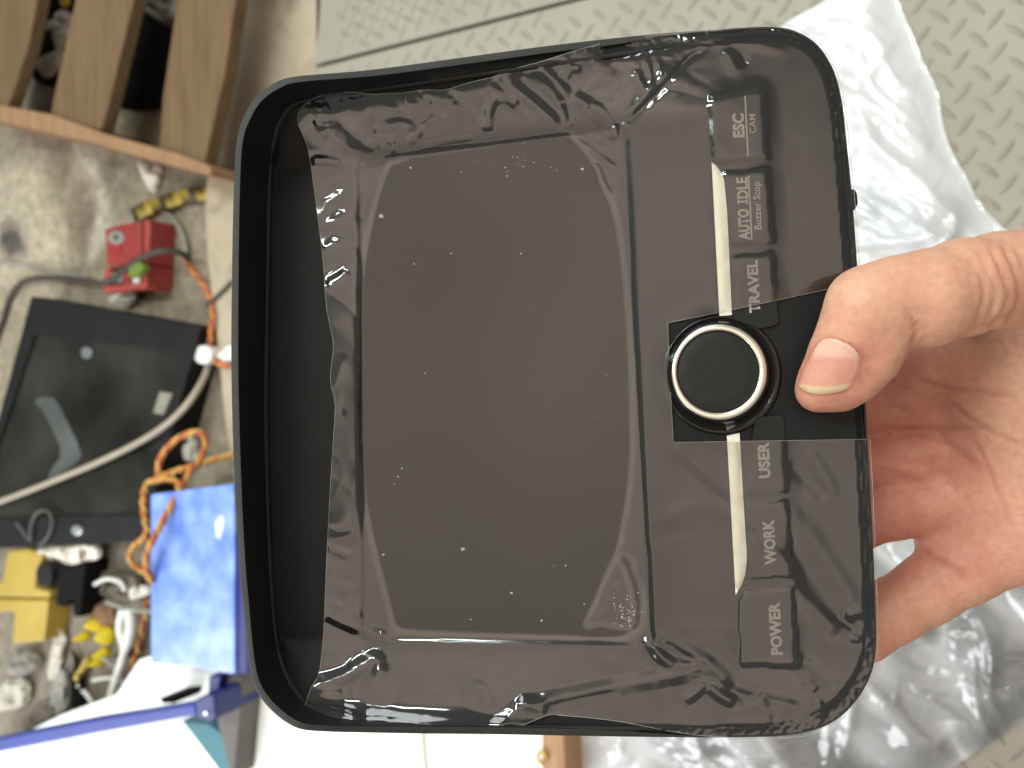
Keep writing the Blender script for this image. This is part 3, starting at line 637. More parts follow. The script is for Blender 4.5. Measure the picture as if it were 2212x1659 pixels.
# ================================================================== HAND
def ZC_(x, y): return (1670+x*.3268, 474.4+y*.3268)       # thumb crop -> photo units
K0 = D/FPX
def node(px, py, h, r):
    """joint: photo position, height (mm), apparent radius (photo units)"""
    c = Lp(px, py, h*mm); return (c, r*(D-h*mm)/FPX)
def zn(x, y, h, r): a = ZC_(x, y); return node(a[0], a[1], h, r*.3268)
THUMB = [
 [zn(296,1128,6.6,128), zn(360,1035,8.5,165), zn(440,880,11,185), zn(520,720,13.5,200), zn(600,560,15.5,228)],           # nail side
 [zn(440,1105,6.8,148), zn(535,1030,8.5,168), zn(630,900,10.5,195), zn(690,740,13,215), zn(690,590,15,235)],             # pad side
 [zn(600,560,15.5,228), zn(690,590,15,235)], [zn(440,1105,6.8,148), zn(296,1128,6.6,128)],
 [zn(650,560,15,235), zn(800,515,14.5,258), zn(1000,525,13,312), zn(1250,450,8,312), zn(1500,400,1,300)],
]
BASEG = [
 [zn(1500,400,1,300), zn(1800,420,-10,360), zn(2200,500,-20,420)],
 [node(2230,690,-24,150), node(2230,860,-36,170), node(2300,1000,-38,190)],
]
PALM = [
 [node(2170,860,-44,120), node(2180,1000,-44,135), node(2232,1075,-42,158), node(2420,1000,-42,200)],
 [node(2230,860,-38,150), node(2500,900,-42,220), node(2800,900,-42,200)],
 [node(2180,1000,-44,135), node(2230,860,-38,150)],
]
FING = [
 [node(1480,905,-40,62), node(1620,890,-47,68), node(1830,880,-49,73), node(1960,868,-49,74), node(2100,860,-47,92), node(2200,870,-44,110)],
 [node(1440,1010,-40,60), node(1600,1005,-48,68), node(1840,1000,-50,72), node(1960,986,-50,73), node(2100,970,-48,88), node(2200,960,-45,120)],
 [node(1480,1125,-40,58), node(1620,1125,-47,64), node(1840,1121,-49,68), node(1925,1097,-49,66), node(2010,1085,-48,74), node(2110,1060,-46,96), node(2200,1030,-44,130)],
 [node(1620,1440,-41,54), node(1740,1410,-46,62), node(1862,1358,-47,68), node(1930,1318,-47,67), node(2000,1276,-47,70), node(2075,1222,-46,82), node(2160,1150,-45,110), node(2230,1075,-43,150)],
 [node(1940,850,-46,70), node(1990,800,-42,78), node(2090,780,-37,105), node(2210,770,-32,140)],
 [node(2064,1155,-49,84), node(2150,1100,-47,110)],
]
def rcone(p, a, b):
    (a, r1), (b, r2) = a, b
    ba = b-a; l2 = ba@ba
    if l2 < 1e-12: return np.linalg.norm(p-a, axis=1)-r1
    rr = r1-r2; a2 = l2-rr*rr
    if a2 <= 0:
        return np.minimum(np.linalg.norm(p-a, axis=1)-r1, np.linalg.norm(p-b, axis=1)-r2)
    il2 = 1/l2; pa = p-a; y = pa@ba; z = y-l2
    q = pa*l2-ba[None]*y[:, None]; x2 = (q*q).sum(1); y2 = y*y*l2; z2 = z*z*l2; k = np.sign(rr)*rr*rr*x2
    return np.where(np.sign(z)*a2*z2 > k, np.sqrt(x2+z2)*il2-r2, np.where(np.sign(y)*a2*y2 < k, np.sqrt(x2+y2)*il2-r1, (np.sqrt(x2*a2*il2)+y*rr)*il2-r1))
def smin(a, b, k):
    hh_ = np.clip(.5+.5*(b-a)/k, 0, 1); return b+(a-b)*hh_-k*hh_*(1-hh_)
def chain(p, ns, k=.0025):
    d = None
    for a, b in zip(ns[:-1], ns[1:]):
        e = rcone(p, a, b); d = e if d is None else smin(d, e, k)
    return d
def hand_sdf(p):
    th = None
    for c in THUMB: e = chain(p, c, .003); th = e if th is None else smin(th, e, .0035)
    b = None
    for c in BASEG: e = chain(p, c, .006); b = e if b is None else smin(b, e, .008)
    pl = None
    for c in PALM: e = chain(p, c, .008); pl = e if pl is None else smin(pl, e, .010)
    fg = None
    for c in FING: e = chain(p, c, .003); fg = e if fg is None else smin(fg, e, .0028)
    d = smin(fg, pl, .006); d = smin(d, b, .007)
    return smin(d, th, .0045)
def sdf_chunks(p): return np.concatenate([hand_sdf(q) for q in np.array_split(p, max(1, len(p)//200000))])
def surface_nets(lo, hi, s):
    n = np.ceil((hi-lo)/s).astype(int)+1
    ax = [lo[k]+s*np.arange(n[k]) for k in range(3)]
    G = np.stack(np.meshgrid(*ax, indexing='ij'), -1); Dv = sdf_chunks(G.reshape(-1, 3)).reshape(n)
    ins = Dv < 0; c = np.zeros(n-1, int)
    for dx in (0, 1):
        for dy in (0, 1):
            for dz in (0, 1): c += ins[dx:n[0]-1+dx, dy:n[1]-1+dy, dz:n[2]-1+dz]
    act = (c > 0) & (c < 8); idx = -np.ones(n-1, int); idx[act] = np.arange(act.sum())
    ii = np.argwhere(act); V = lo+(ii+.5)*s; F = []
    for a in range(3):
        b, e = (a+1) % 3, (a+2) % 3
        sl0 = [slice(None)]*3; sl1 = [slice(None)]*3; sl0[a] = slice(0, n[a]-1); sl1[a] = slice(1, n[a])
        i0, i1 = ins[tuple(sl0)], ins[tuple(sl1)]; cr = np.argwhere(i0 != i1)
        ok = (cr[:, b] > 0) & (cr[:, e] > 0) & (cr[:, b] < n[b]-1) & (cr[:, e] < n[e]-1); cr = cr[ok]
        flip = i0[tuple(cr.T)]
        def cell(db, de):
            q = cr.copy(); q[:, b] -= db; q[:, e] -= de; return idx[tuple(q.T)]
        quad = np.stack([cell(1, 1), cell(0, 1), cell(0, 0), cell(1, 0)], 1)
        quad[~flip] = quad[~flip][:, ::-1]; F.append(quad)
    return V, np.concatenate(F)
def grad(p, e=.0004):
    g = np.stack([sdf_chunks(p+np.eye(3)[k]*e)-sdf_chunks(p-np.eye(3)[k]*e) for k in range(3)], 1); return g/(np.linalg.norm(g, axis=1)[:, None]+1e-12)
lo = np.array([.052, -.115, -.085]); hi = np.array([.345, .062, .034])
HV, HF = surface_nets(lo, hi, .0013)
for _ in range(3): HV = HV-grad(HV)*sdf_chunks(HV)[:, None]
HN = grad(HV)
def to_px(p): s = FPX/(D-p[:, 2]); return 1106+p[:, 0]*s, 829.5-p[:, 1]*s
hx, hy = to_px(HV)
face = sm(HN[:, 2], -.15, .35)
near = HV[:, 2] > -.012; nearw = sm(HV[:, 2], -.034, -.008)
disp = np.zeros(len(HV)); redden = np.zeros(len(HV))
# creases: photo polyline, depth mm, half width, True = on the thumb / False = on the palm
z2 = lambda L: [ZC_(*q) for q in L]
p4 = lambda L: [(1670+a*.4282, 948.8+b*.4282) for a, b in L]
CR = [(z2([(805,500),(890,590),(935,680),(938,760),(900,860)]), .9, 3.2, 1), (z2([(720,700),(790,760),(850,790)]), .15, 5, 1), (z2([(800,300),(840,360),(850,420)]), .12, 4, 1), (z2([(930,270),(990,300)]), .1, 3, 1),
 (z2([(1290,215),(1330,330),(1400,420),(1385,560),(1320,730)]), .5, 5, 1), (z2([(1350,190),(1420,330),(1480,480),(1440,620),(1370,740)]), .55, 5, 1), (z2([(1420,160),(1500,320),(1580,480),(1520,620),(1400,760)]), .7, 6, 1), (z2([(1500,150),(1600,320),(1640,480),(1580,640),(1480,780)]), .6, 6, 1), (z2([(1560,130),(1620,230),(1659,300)]), .4, 5, 1), (z2([(1240,240),(1290,330),(1330,420)]), .25, 4, 1),
 (z2([(1200,800),(1300,745),(1450,690),(1600,600)]), .5, 5, 1),
 (z2([(930,1040),(1050,1100),(1200,1120),(1400,1140),(1700,1205)]), .9, 5, 0), (z2([(1170,1210),(1280,1300),(1400,1390),(1700,1520)]), .9, 5, 0), (z2([(700,1370),(900,1400),(1150,1390),(1400,1370)]), .7, 6, 0), (z2([(950,1420),(1100,1440),(1250,1560),(1400,1700)]), .5, 6, 0), (z2([(660,1180),(800,1240),(950,1260)]), .6, 7, 0), (z2([(690,1560),(900,1600),(1100,1590)]), .6, 7, 0),
 (p4([(520,150),(650,180),(800,250),(900,330)]), .6, 7, 0), (p4([(1010,0),(1080,130),(1130,270),(1190,400),(1260,500)]), .8, 5, 0), (p4([(830,-20),(960,60),(1090,170)]), .5, 5, 0), (p4([(735,520),(790,580),(900,650),(1010,715)]), .9, 6, 0), (p4([(590,760),(620,830),(650,880)]), .35, 5, 0), (p4([(690,860),(760,890)]), .35, 4, 0), (p4([(590,430),(690,480)]), .3, 5, 0)]
for pts, dep, w, on in CR:
    p = chaikin(pts, 2, False); d, t, s = polydist(hx, hy, p)
    e = np.clip(np.minimum(t, 1-t)*7+.1, 0, 1)*face*(near if on else ~near)
    g = np.exp(-(d/w)**2)-.35*np.exp(-((d-2.2*w)/(1.4*w))**2)
    disp -= (.8 if on else .55)*dep*mm*e*g; redden += e*np.exp(-(d/(w*1.6))**2)*min(1, dep)
disp += .10*mm*vnoise(hx/16, hy/16, 51)*face+.05*mm*vnoise(hx/6, hy/6, 52)*face
# fine transverse skin wrinkles over the thumb knuckle and base
kx, ky = ZC_(640, 430); disp += .05*mm*np.sin((hx*.35+hy*.93)/3.0+vnoise(hx/20, hy/20, 61)*2)*np.exp(-((hx-kx)**2+(hy-ky)**2)/45**2)*near
disp += .16*mm*np.sin((hx*.96-hy*.25)/5.2+2.2*vnoise(hx/38, hy/38, 62))*sm(hx, 2060, 2140)*near*face
# nail: seat for it
NAIL = [(308,806),(340,790),(390,782),(450,800),(520,836),(562,878),(578,930),(572,990),(545,1050),(505,1105),(470,1128),(380,1148),(290,1152),(225,1140),(178,1108),(172,1085),(196,1020),(226,950),(262,880)]
NAILP = np.array(z2(NAIL)); NAILs = chaikin(NAILP, 2)
nd, _, _ = polydist(hx, hy, NAILs, True); nin = inside(hx, hy, NAILs)
disp += np.where(near & (face > 0), np.where(nin, -.35*mm*sm(nd, 0, 5), .34*mm*np.exp(-((nd-4)/5)**2)*(hy < 835)-.12*mm*np.exp(-(nd/2.5)**2)), 0)
HV = HV+HN*disp[:, None]
# colour zones: redder palm, with shade painted in beside the monitor edge
warm_shade = np.stack([nearw, 1-nearw]); wa = (.25+.35*sm(hy, 640, 800)*sm(1960-hx, 0, 120)+.2*np.exp(-((hx-1880)**2+(hy-770)**2)/60**2)); wb = (.74+.26*sm(2040-hx, 0, 200)-.40*sm(hy, 1210, 1330)-.25*sm(hx, 2080, 2230)); warm_shade = warm_shade[0]*wa+warm_shade[1]*wb
warm_shade = np.clip(warm_shade+.55*near*np.exp(-(nd/5)**2)+.25*redden+.10*vnoise(hx/45, hy/45, 71), 0, 1.3)
person = empty('person', MM); tag(person, 'bare hand gripping the monitor from the right, thumb pressed on its face', 'person')
hme = mesh('hand', HV, HF)
a_ = hme.attributes.new('warm_shade', 'FLOAT', 'POINT'); a_.data.foreach_set('value', warm_shade.astype(np.float32))
m, n, l, b = nt('skin'); M_skin = m
at = n.new('ShaderNodeAttribute'); at.attribute_name = 'warm_shade'
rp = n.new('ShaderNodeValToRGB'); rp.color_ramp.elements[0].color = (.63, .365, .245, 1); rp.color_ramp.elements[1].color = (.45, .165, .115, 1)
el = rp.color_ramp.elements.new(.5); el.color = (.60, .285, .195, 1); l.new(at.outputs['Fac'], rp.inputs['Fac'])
tc = n.new('ShaderNodeTexCoord'); nz = n.new('ShaderNodeTexNoise'); nz.inputs['Scale'].default_value = 420; nz.inputs['Detail'].default_value = 4; l.new(tc.outputs['Object'], nz.inputs['Vector'])
hs_ = n.new('ShaderNodeMix'); hs_.data_type = 'RGBA'; hs_.blend_type = 'MULTIPLY'; hs_.inputs[0].default_value = 1
mr = n.new('ShaderNodeMapRange'); mr.inputs[1].default_value = .3; mr.inputs[2].default_value = .7; mr.inputs[3].default_value = .90; mr.inputs[4].default_value = 1.06; l.new(nz.outputs[0], mr.inputs[0])
l.new(rp.outputs[0], hs_.inputs[6]); l.new(mr.outputs[0], hs_.inputs[7]); l.new(hs_.outputs[2], b.inputs['Base Color'])
b.inputs['Roughness'].default_value = .48; b.inputs['Specular IOR Level'].default_value = .38
b.inputs['Subsurface Weight'].default_value = .22; b.inputs['Subsurface Radius'].default_value = (1, .35, .18); b.inputs['Subsurface Scale'].default_value = .0035
vo = n.new('ShaderNodeTexVoronoi'); vo.feature = 'DISTANCE_TO_EDGE'; vo.inputs['Scale'].default_value = 1300; l.new(tc.outputs['Object'], vo.inputs['Vector'])
bp = n.new('ShaderNodeBump'); bp.inputs['Strength'].default_value = .32; bp.inputs['Distance'].default_value = .00018; l.new(vo.outputs[0], bp.inputs['Height']); l.new(bp.outputs['Normal'], b.inputs['Normal'])
link('hand', hme, person, M_skin, True)
# nail plate: draped on the thumb by marching from the front
nx, ny, nf = grid_poly(resample(NAILs, 160, True), 2.0)
hz = np.full(nx.shape, .033)
for _ in range(60): hz = hz-np.clip(sdf_chunks(Lp(nx, ny, hz))*.8, -.002, .004)
pn = Lp(nx, ny, hz); gn = grad(pn); ed, _, _ = polydist(nx, ny, NAILs, True)
tipd = sm((ny-(ZC_(0, 1060)[1])), 0, 22)
lift = (.06+.30*sm(ed, 0, 7)+.18*tipd)*mm
pn = pn+gn*lift[:, None]
nme = mesh('thumb_nail', pn, nf)
zy = (ny-474.4)/.3268; zx = (nx-1670)/.3268
lun = sm(905-zy+ (zx-400)*.03, -34, 30); tip = sm(zy-(1100-.0012*(zx-330)**2*.6), -8, 8)
colr = np.array([.60, .275, .205])[None]*np.ones((len(nx), 1)); colr = colr*(1-lun[:, None])+np.array([.66, .39, .31])*lun[:, None]; colr = colr*(1-tip[:, None])+np.array([.60, .43, .26])*tip[:, None]
colr = np.concatenate([colr*(1+.05*vnoise(nx/8, ny/8, 81))[:, None], np.ones((len(nx), 1))], 1)
ca = nme.attributes.new('tone', 'FLOAT_COLOR', 'POINT'); ca.data.foreach_set('color', colr.astype(np.float32).ravel())
m, n, l, b = nt('nail'); at = n.new('ShaderNodeAttribute'); at.attribute_name = 'tone'; l.new(at.outputs['Color'], b.inputs['Base Color'])
b.inputs['Roughness'].default_value = .46; b.inputs['Subsurface Weight'].default_value = .1; b.inputs['Subsurface Scale'].default_value = .002
link('thumb_nail', nme, person, m, True)

# ================================================================== THINGS ON THE FLOOR
def crumple(name, poly, z, amp, m, label, cat, step=6., sc=60., seed=1, it=1, parent=None, edge=12.):
    pl = chaikin(poly, it); x, y, f = grid_poly(pl, step)
    d, _, _ = polydist(x, y, pl, True); e = sm(d, 0, edge)
    n1 = 1-np.abs(vnoise(x/sc, y/sc, seed)); n2 = 1-np.abs(vnoise(x/sc*2.1+3, y/sc*2.1, seed+1)); n3 = 1-np.abs(vnoise(x/sc*4.3, y/sc*4.3+7, seed+2))
    hgt = z+.002+amp*(.2+.8*e)*(.55*n1**2+.3*n2**2+.15*n3**2)
    o = link(name, mesh(name, FP(x, y, hgt), f), parent, m, True)
    return tag(o, label, cat)
# ---- clear plastic bag on the tread plate
def bag_mat():
    m = bpy.data.materials.new('clear_plastic'); m.use_nodes = True; n = m.node_tree.nodes; l = m.node_tree.links
    n.remove(n['Principled BSDF']); out = n['Material Output']
    tr = n.new('ShaderNodeBsdfTransparent'); tr.inputs[0].default_value = (.74, .77, .83, 1)
    df = n.new('ShaderNodeBsdfDiffuse'); df.inputs[0].default_value = (.93, .93, .95, 1)
    tl = n.new('ShaderNodeBsdfTranslucent'); tl.inputs[0].default_value = (.93, .93, .95, 1)
    gl = n.new('ShaderNodeBsdfGlossy'); gl.inputs['Roughness'].default_value = .12
    tc = n.new('ShaderNodeTexCoord'); nz = n.new('ShaderNodeTexNoise'); nz.inputs['Scale'].default_value = 22; nz.inputs['Detail'].default_value = 2; nz.inputs['Distortion'].default_value = 1.2; l.new(tc.outputs['Object'], nz.inputs['Vector'])
    bp = n.new('ShaderNodeBump'); bp.inputs['Strength'].default_value = .5; bp.inputs['Distance'].default_value = .006; l.new(nz.outputs[0], bp.inputs['Height'])
    for q in (df, tl, gl): l.new(bp.outputs[0], q.inputs['Normal'])
    at = n.new('ShaderNodeAttribute'); at.attribute_name = 'milky_glare'
    m1 = n.new('ShaderNodeMixShader'); m1.inputs[0].default_value = .3; l.new(df.outputs[0], m1.inputs[1]); l.new(tl.outputs[0], m1.inputs[2])
    m2 = n.new('ShaderNodeMixShader'); l.new(at.outputs['Fac'], m2.inputs[0]); l.new(tr.outputs[0], m2.inputs[1]); l.new(m1.outputs[0], m2.inputs[2])
    fr = n.new('ShaderNodeFresnel'); fr.inputs[0].default_value = 1.5; l.new(bp.outputs[0], fr.inputs['Normal'])
    mu = n.new('ShaderNodeMath'); mu.operation = 'MULTIPLY'; mu.inputs[1].default_value = 2.2; mu.use_clamp = True; l.new(fr.outputs[0], mu.inputs[0])
    m3 = n.new('ShaderNodeMixShader'); l.new(mu.outputs[0], m3.inputs[0]); l.new(m2.outputs[0], m3.inputs[1]); l.new(gl.outputs[0], m3.inputs[2])
    l.new(m3.outputs[0], out.inputs['Surface']); return m
M_bag = bag_mat()
BAG = [(1600,130),(1690,54),(1727,31),(1790,-2),(1850,-60),(1925,-50),(1938,2),(1966,62),(1995,140),(2028,198),(2034,265),(2056,331),(2088,382),(2115,441),(2179,504),(2290,590),(2420,900),(2420,1420),(2300,1510),(2212,1561),(2141,1604),(2050,1662),(1960,1740),(1225,1760),(1238,1640),(1245,1560),(1300,1200),(1420,600)]
bpoly = chaikin(BAG, 1); bx, by, bf = grid_poly(bpoly, 7.)
bdist, _, _ = polydist(bx, by, bpoly, True); be = sm(bdist, 0, 85)
def ridge(x, y, sc, seed, ax=1., ay=1., p=2.0):
    wx = vnoise(x/sc*.7, y/sc*.7, seed+40)*.7; wy = vnoise(x/sc*.7+5, y/sc*.7, seed+41)*.7
    return (1-np.abs(vnoise(x/sc*ax+wx, y/sc*ay+wy, seed)))**p
dg = (bx*.80+by*.60); dp = (-bx*.60+by*.80)                 # long folds run down to the right
lowr = sm(by, 1000, 1300)
bh = .0015+be*(.015*ridge(dg, dp, 260, 3, .45, 1.5)+.004*ridge(dg, dp, 90, 53, .3, 1.6, 3)+.007*ridge(dg, dp, 130, 13, .5, 1.3)+(.0010+.0022*lowr)*ridge(bx, by, 80, 23, 1, 1, 3)+.0006*lowr*ridge(bx, by, 30, 33, 1, 1, 3))
for pts, hm, w in [([(1800,395),(1900,440),(2000,500),(2080,560)], 14, 16), ([(1800,540),(1860,530),(1950,520),(2080,505)], 9, 12), ([(1760,150),(1850,230),(1900,330),(1980,420)], 8, 22), ([(2100,1420),(2110,1550),(2150,1600)], 10, 14), ([(2100,1300),(2150,1420),(2130,1500),(2170,1560)], 10, 9), ([(1830,1400),(1850,1500),(1820,1640)], 8, 12), ([(1500,1590),(1520,1640)], 7, 12), ([(1320,1600),(1360,1650)], 8, 14)]:
    d, t, s = polydist(bx, by, chaikin(pts, 2, False)); bh += hm*mm*np.exp(-np.sqrt((d/w)**2+.04))*np.clip(np.minimum(t, 1-t)*6+.2, 0, 1)
bme = mesh('plastic_bag', FP(bx, by, bh), bf)
milky_glare = np.clip(.62+.42*sm(900-by, 0, 700)*sm(bx, 1500, 1700)+.42*sm(1480-bx, 0, 160)*sm(by, 1300, 1500)-.18*sm(by, 1050, 1300)*sm(bx, 1560, 1700)+.22*vnoise(bx/90, by/90, 77)+.45*(ridge(dg, dp, 110, 83, .35, 1.8, 3)-.35)*(.4+.6*sm(by, 400, 1200)), .10, .96)  # see-through variation plus painted glare in the upper part and painted highlight streaks
a_ = bme.attributes.new('milky_glare', 'FLOAT', 'POINT'); a_.data.foreach_set('value', milky_glare.astype(np.float32))
tag(link('plastic_bag', bme, None, M_bag, True), 'crumpled clear plastic bag lying on the tread plate behind the hand', 'plastic bag')

# ---- pallet
def wood(name, c1, c2, sc=14):
    m, n, l, b = nt(name); tc = n.new('ShaderNodeTexCoord'); mp = n.new('ShaderNodeMapping'); mp.inputs['Scale'].default_value = (.6, 6, 6); l.new(tc.outputs['Object'], mp.inputs[0])
    nz = n.new('ShaderNodeTexNoise'); nz.inputs['Scale'].default_value = sc; nz.inputs['Detail'].default_value = 7; nz.inputs['Distortion'].default_value = .8; l.new(mp.outputs[0], nz.inputs[0])
    r = n.new('ShaderNodeValToRGB'); r.color_ramp.elements[0].position = .3; r.color_ramp.elements[1].position = .7; r.color_ramp.elements[0].color = (*c1, 1); r.color_ramp.elements[1].color = (*c2, 1)
    l.new(nz.outputs[0], r.inputs[0]); l.new(r.outputs[0], b.inputs['Base Color']); b.inputs['Roughness'].default_value = .8; b.inputs['Specular IOR Level'].default_value = .2
    bp = n.new('ShaderNodeBump'); bp.inputs['Strength'].default_value = .4; bp.inputs['Distance'].default_value = .002; l.new(nz.outputs[0], bp.inputs['Height']); l.new(bp.outputs[0], b.inputs['Normal']); return m
M_wood = wood('pallet_wood', (.115, .070, .036), (.165, .105, .056)); M_wood2 = wood('beam_wood', (.23, .130, .068), (.31, .185, .10)); M_wood3 = wood('batten_wood', (.36, .20, .11), (.50, .30, .18))
zp = ZC+.125
pal = empty('wooden_pallet', loc=tuple(FP(230, 120, ZC))); tag(pal, 'brown wooden pallet with three boards on the floor at top left', 'pallet')
def PP(name, poly, zt, zb, m, parent, bev=.003, it=0):
    o = P(name, poly, zt, zb, m, None, bev, it); o.parent = parent; o.matrix_parent_inverse = Matrix.Translation(-Vector(parent.location)); return o
PP('board', [(-90,-120),(92,-120),(80,0),(60,100),(14,236),(-110,228)], zp, zp-.022, M_wood, pal)
PP('board', [(196,-120),(306,-120),(288,0),(234,225),(217,282),(108,252),(121,183),(162,0)], zp, zp-.022, M_wood, pal)
PP('board', [(392,-120),(520,-120),(509,0),(484,163),(440,357),(343,328),(351,209),(382,0)], zp, zp-.022, M_wood, pal)
PP('stringer', [(-110,206),(0,226),(111,247),(229,289),(386,332),(446,354),(456,366),(452,378),(359,355),(196,307),(0,262),(-110,240)], zp+.004, ZC, M_wood2, pal, .002)
PP('stringer', [(-100,-190),(560,-190),(560,-140),(-100,-140)], zp-.023, ZC, M_wood, pal, .002)
M_bk = mat('black_cloth', (.006, .006, .006), .85, .12, var=.2, scale=12, bump=.4, bscale=60)
crumple('black_sheet', [(284,0),(330,40),(384,70),(392,124),(362,196),(348,240),(290,238),(234,226),(228,200),(262,80)], ZC+.01, .012, M_bk, 'black sheet seen through the gap between the pallet boards', 'sheet', seed=4)
M_paper = mat('white_scrap', (.58, .55, .48), .8, .2, var=.12, scale=25, bump=.3, bscale=80)
M_grey = mat('grey_scrap', (.28, .27, .24), .8, .2, var=.2, scale=25, bump=.3, bscale=80)
crumple('rag', [(92,-30),(180,-30),(166,60),(150,110),(126,190),(70,180),(62,120)], ZC+.006, .012, M_bk, 'black rag in the gap left of the middle pallet board', 'rag', seed=8)
crumple('paper_scrap', [(120,20),(158,26),(150,66),(134,110),(126,128),(110,60)], ZC+.026, .02, M_paper, 'white scrap in the pallet gap, upper of two', 'scrap', seed=12, sc=25, step=4)
crumple('paper_scrap', [(72,130),(104,116),(140,100),(128,152),(104,172),(82,152)], ZC+.026, .02, M_paper, 'pale scrap in the pallet gap, lower of two', 'scrap', seed=14, sc=25, step=4)
crumple('paper_scrap', [(86,52),(120,40),(132,54),(126,66),(98,66),(88,60)], ZC+.03, .015, M_paper, 'narrow white strip across the black rag in the pallet gap', 'scrap', seed=15, sc=25, step=4)
crumple('yellow_scrap', [(128,-10),(155,-10),(148,20),(132,18)], ZC+.03, .015, mat('yellow_scrap', (.55, .38, .05), .7, .3), 'small yellow scrap at the top edge beside the middle pallet board', 'scrap', seed=16, sc=25, step=4)
crumple('paper_scrap', [(290,-40),(386,-40),(384,44),(345,30),(318,16),(296,6)], ZC+.03, .02, M_grey, 'grey paper scrap above the black sheet at the top edge', 'scrap', seed=17, sc=30, step=5)
crumple('paper_scrap', [(294,346),(318,352),(326,372),(332,356),(352,362),(348,384),(338,420),(322,412),(306,380)], ZC, .018, M_paper, 'torn white scrap below the end of the pallet beam', 'scrap', seed=18, sc=30, step=4)
# stains on the concrete
M_st = mat('dark_grime', (.085, .075, .060), .8, .2, var=.3, scale=14)
# ---- hazard tape scrap
m, n, l, b = nt('hazard_tape'); at = n.new('ShaderNodeAttribute'); at.attribute_name = 'band'; l.new(at.outputs['Color'], b.inputs['Base Color']); b.inputs['Roughness'].default_value = .5; M_haz = m
c = resample(chaikin([(286,466),(310,452),(345,440),(390,425),(430,416),(462,420)], 2, False), 40); wv = np.array([6., 19.]); V = []; cl = []
for i, q in enumerate(c):
    for s in (-1, 1):
        V.append(FP(q[0]+s*5, q[1]+s*14, ZC+.012+.004*math.sin(i*.5)+.003*s)); k = (i+ (4 if s > 0 else 0))//7 % 2; cl.append((.50, .36, .055, 1) if k == 1 else (.045, .038, .025, 1))
F = [(2*i, 2*i+1, 2*i+3, 2*i+2) for i in range(39)]; me = mesh('hazard_tape', V, F); ca = me.attributes.new('band', 'FLOAT_COLOR', 'POINT'); ca.data.foreach_set('color', np.array(cl, np.float32).ravel())
tp = link('hazard_tape', me, None, M_haz, True); sd_ = tp.modifiers.new('thick', 'SOLIDIFY'); sd_.thickness = .001
tag(tp, 'strip of yellow and black hazard tape on the concrete above the red case', 'tape')

# ---- red case
M_red = mat('red_plastic', (.25, .032, .027), .45, .4, var=.12, scale=14); M_red2 = mat('pale_red_plastic', (.32, .05, .042), .45, .4, var=.08, scale=14)
red = empty('red_case', loc=tuple(FP(275, 570, ZC))); tag(red, 'red plastic case with a round grey emblem, lying on the concrete', 'case')
PP('body', [(225,494),(268,482),(305,476),(304,572),(230,574)], ZC+.055, ZC, M_red, red, .004)
PP('side_wall', [(305.5,475),(321,473),(324,490),(319,570),(305.5,572)], ZC+.050, ZC, M_red2, red, .003)
for q in ([(226,576),(238,576),(235,628),(224,630)], [(262,578),(276,578),(280,622),(266,626)], [(306,574),(318,572),(316,622),(306,626)]): PP('leg', q, ZC+.05, ZC, M_red2, red, .002)
PP('crossbar', [(222,618),(318,610),(317,620),(224,632)], ZC+.053, ZC+.03, M_red2, red, .002)
M_silver = mat('grey_emblem', (.23, .22, .20), .4, .5, var=.1)
a = np.linspace(0, 2*math.pi, 25)[:-1]
em = PP('emblem', list(zip(250+17*np.cos(a), 513+15*np.sin(a))), ZC+.0575, ZC+.05, M_silver, red, .001)
PP('emblem_centre', list(zip(249+6*np.cos(a), 512+6*np.sin(a))), ZC+.059, ZC+.05, M_st, red, 0)
PP('recess', [(244,528),(262,526),(263,548),(246,548)], ZC+.0562, ZC+.05, mat('dark_red', (.27, .02, .018), .5), red, .0)
tag(P('green_tag', [(278,572),(304,566),(310,578),(300,592),(278,600)], ZC+.066, ZC+.0535, mat('green_tag', (.13, .19, .03), .5), None, .001), 'lime green tag lying on the lower end of the red case', 'tag')
M_plug = mat('white_plastic', (.72, .70, .66), .4, .5, var=.05)
tag(P('grey_connector', [(236,590),(262,584),(266,612),(238,616)], ZC+.047, ZC+.002, M_grey, None, .003), 'grey connector block between the legs of the red case', 'connector')
tag(P('white_connector', [(284,592),(300,588),(302,612),(286,616)], ZC+.047, ZC+.002, M_plug, None, .003), 'white connector under the green tag of the red case', 'connector')
crumple('white_scrap', [(230,646),(250,634),(285,630),(295,636),(288,654),(268,664),(246,656)], ZC+.012, .02, M_paper, 'white scrap below the legs of the red case', 'scrap', seed=23, sc=20, step=3)
crumple('black_scrap', [(298,632),(316,628),(318,644),(300,650)], ZC+.012, .012, M_bk, 'black scrap at the foot of the red case', 'scrap', seed=24, sc=20, step=3)

# ---- old display panel lying on the floor
pz = ZC+.05
pan = empty('old_screen', loc=tuple(FP(200, 900, ZC))); tag(pan, 'old black flat display panel with dusty glass lying on the floor', 'display panel')
M_pf = mat('panel_frame', (.008, .008, .0085), .6, .25, var=.2, scale=20, bump=.2, bscale=300)
o4 = np.array([(67,640),(433,706),(306,1170),(-75,1188)], float); i4 = np.array([(74,722),(396,762),(314,1110),(-60,1122)], float)
m0 = .006
ot = FP(o4[:, 0], o4[:, 1], np.full(4, pz)); it_ = FP(i4[:, 0], i4[:, 1], np.full(4, pz)); ib = it_.copy(); ib[:, 2] -= m0; ob = ot.copy(); ob[:, 2] = ZC
V = list(ot)+list(it_)+list(ib)+list(ob); F = []
for k in range(4):
    j = (k+1) % 4; F += [(k, j, j+4, k+4), (k+4, j+4, j+8, k+8), (k, k+12, j+12, j)]
me = mesh('frame', V, F); bm = bmesh.new(); bm.from_mesh(me); bmesh.ops.recalc_face_normals(bm, faces=bm.faces); bm.to_mesh(me); bm.free(); bevel_me(me, .003, 2)
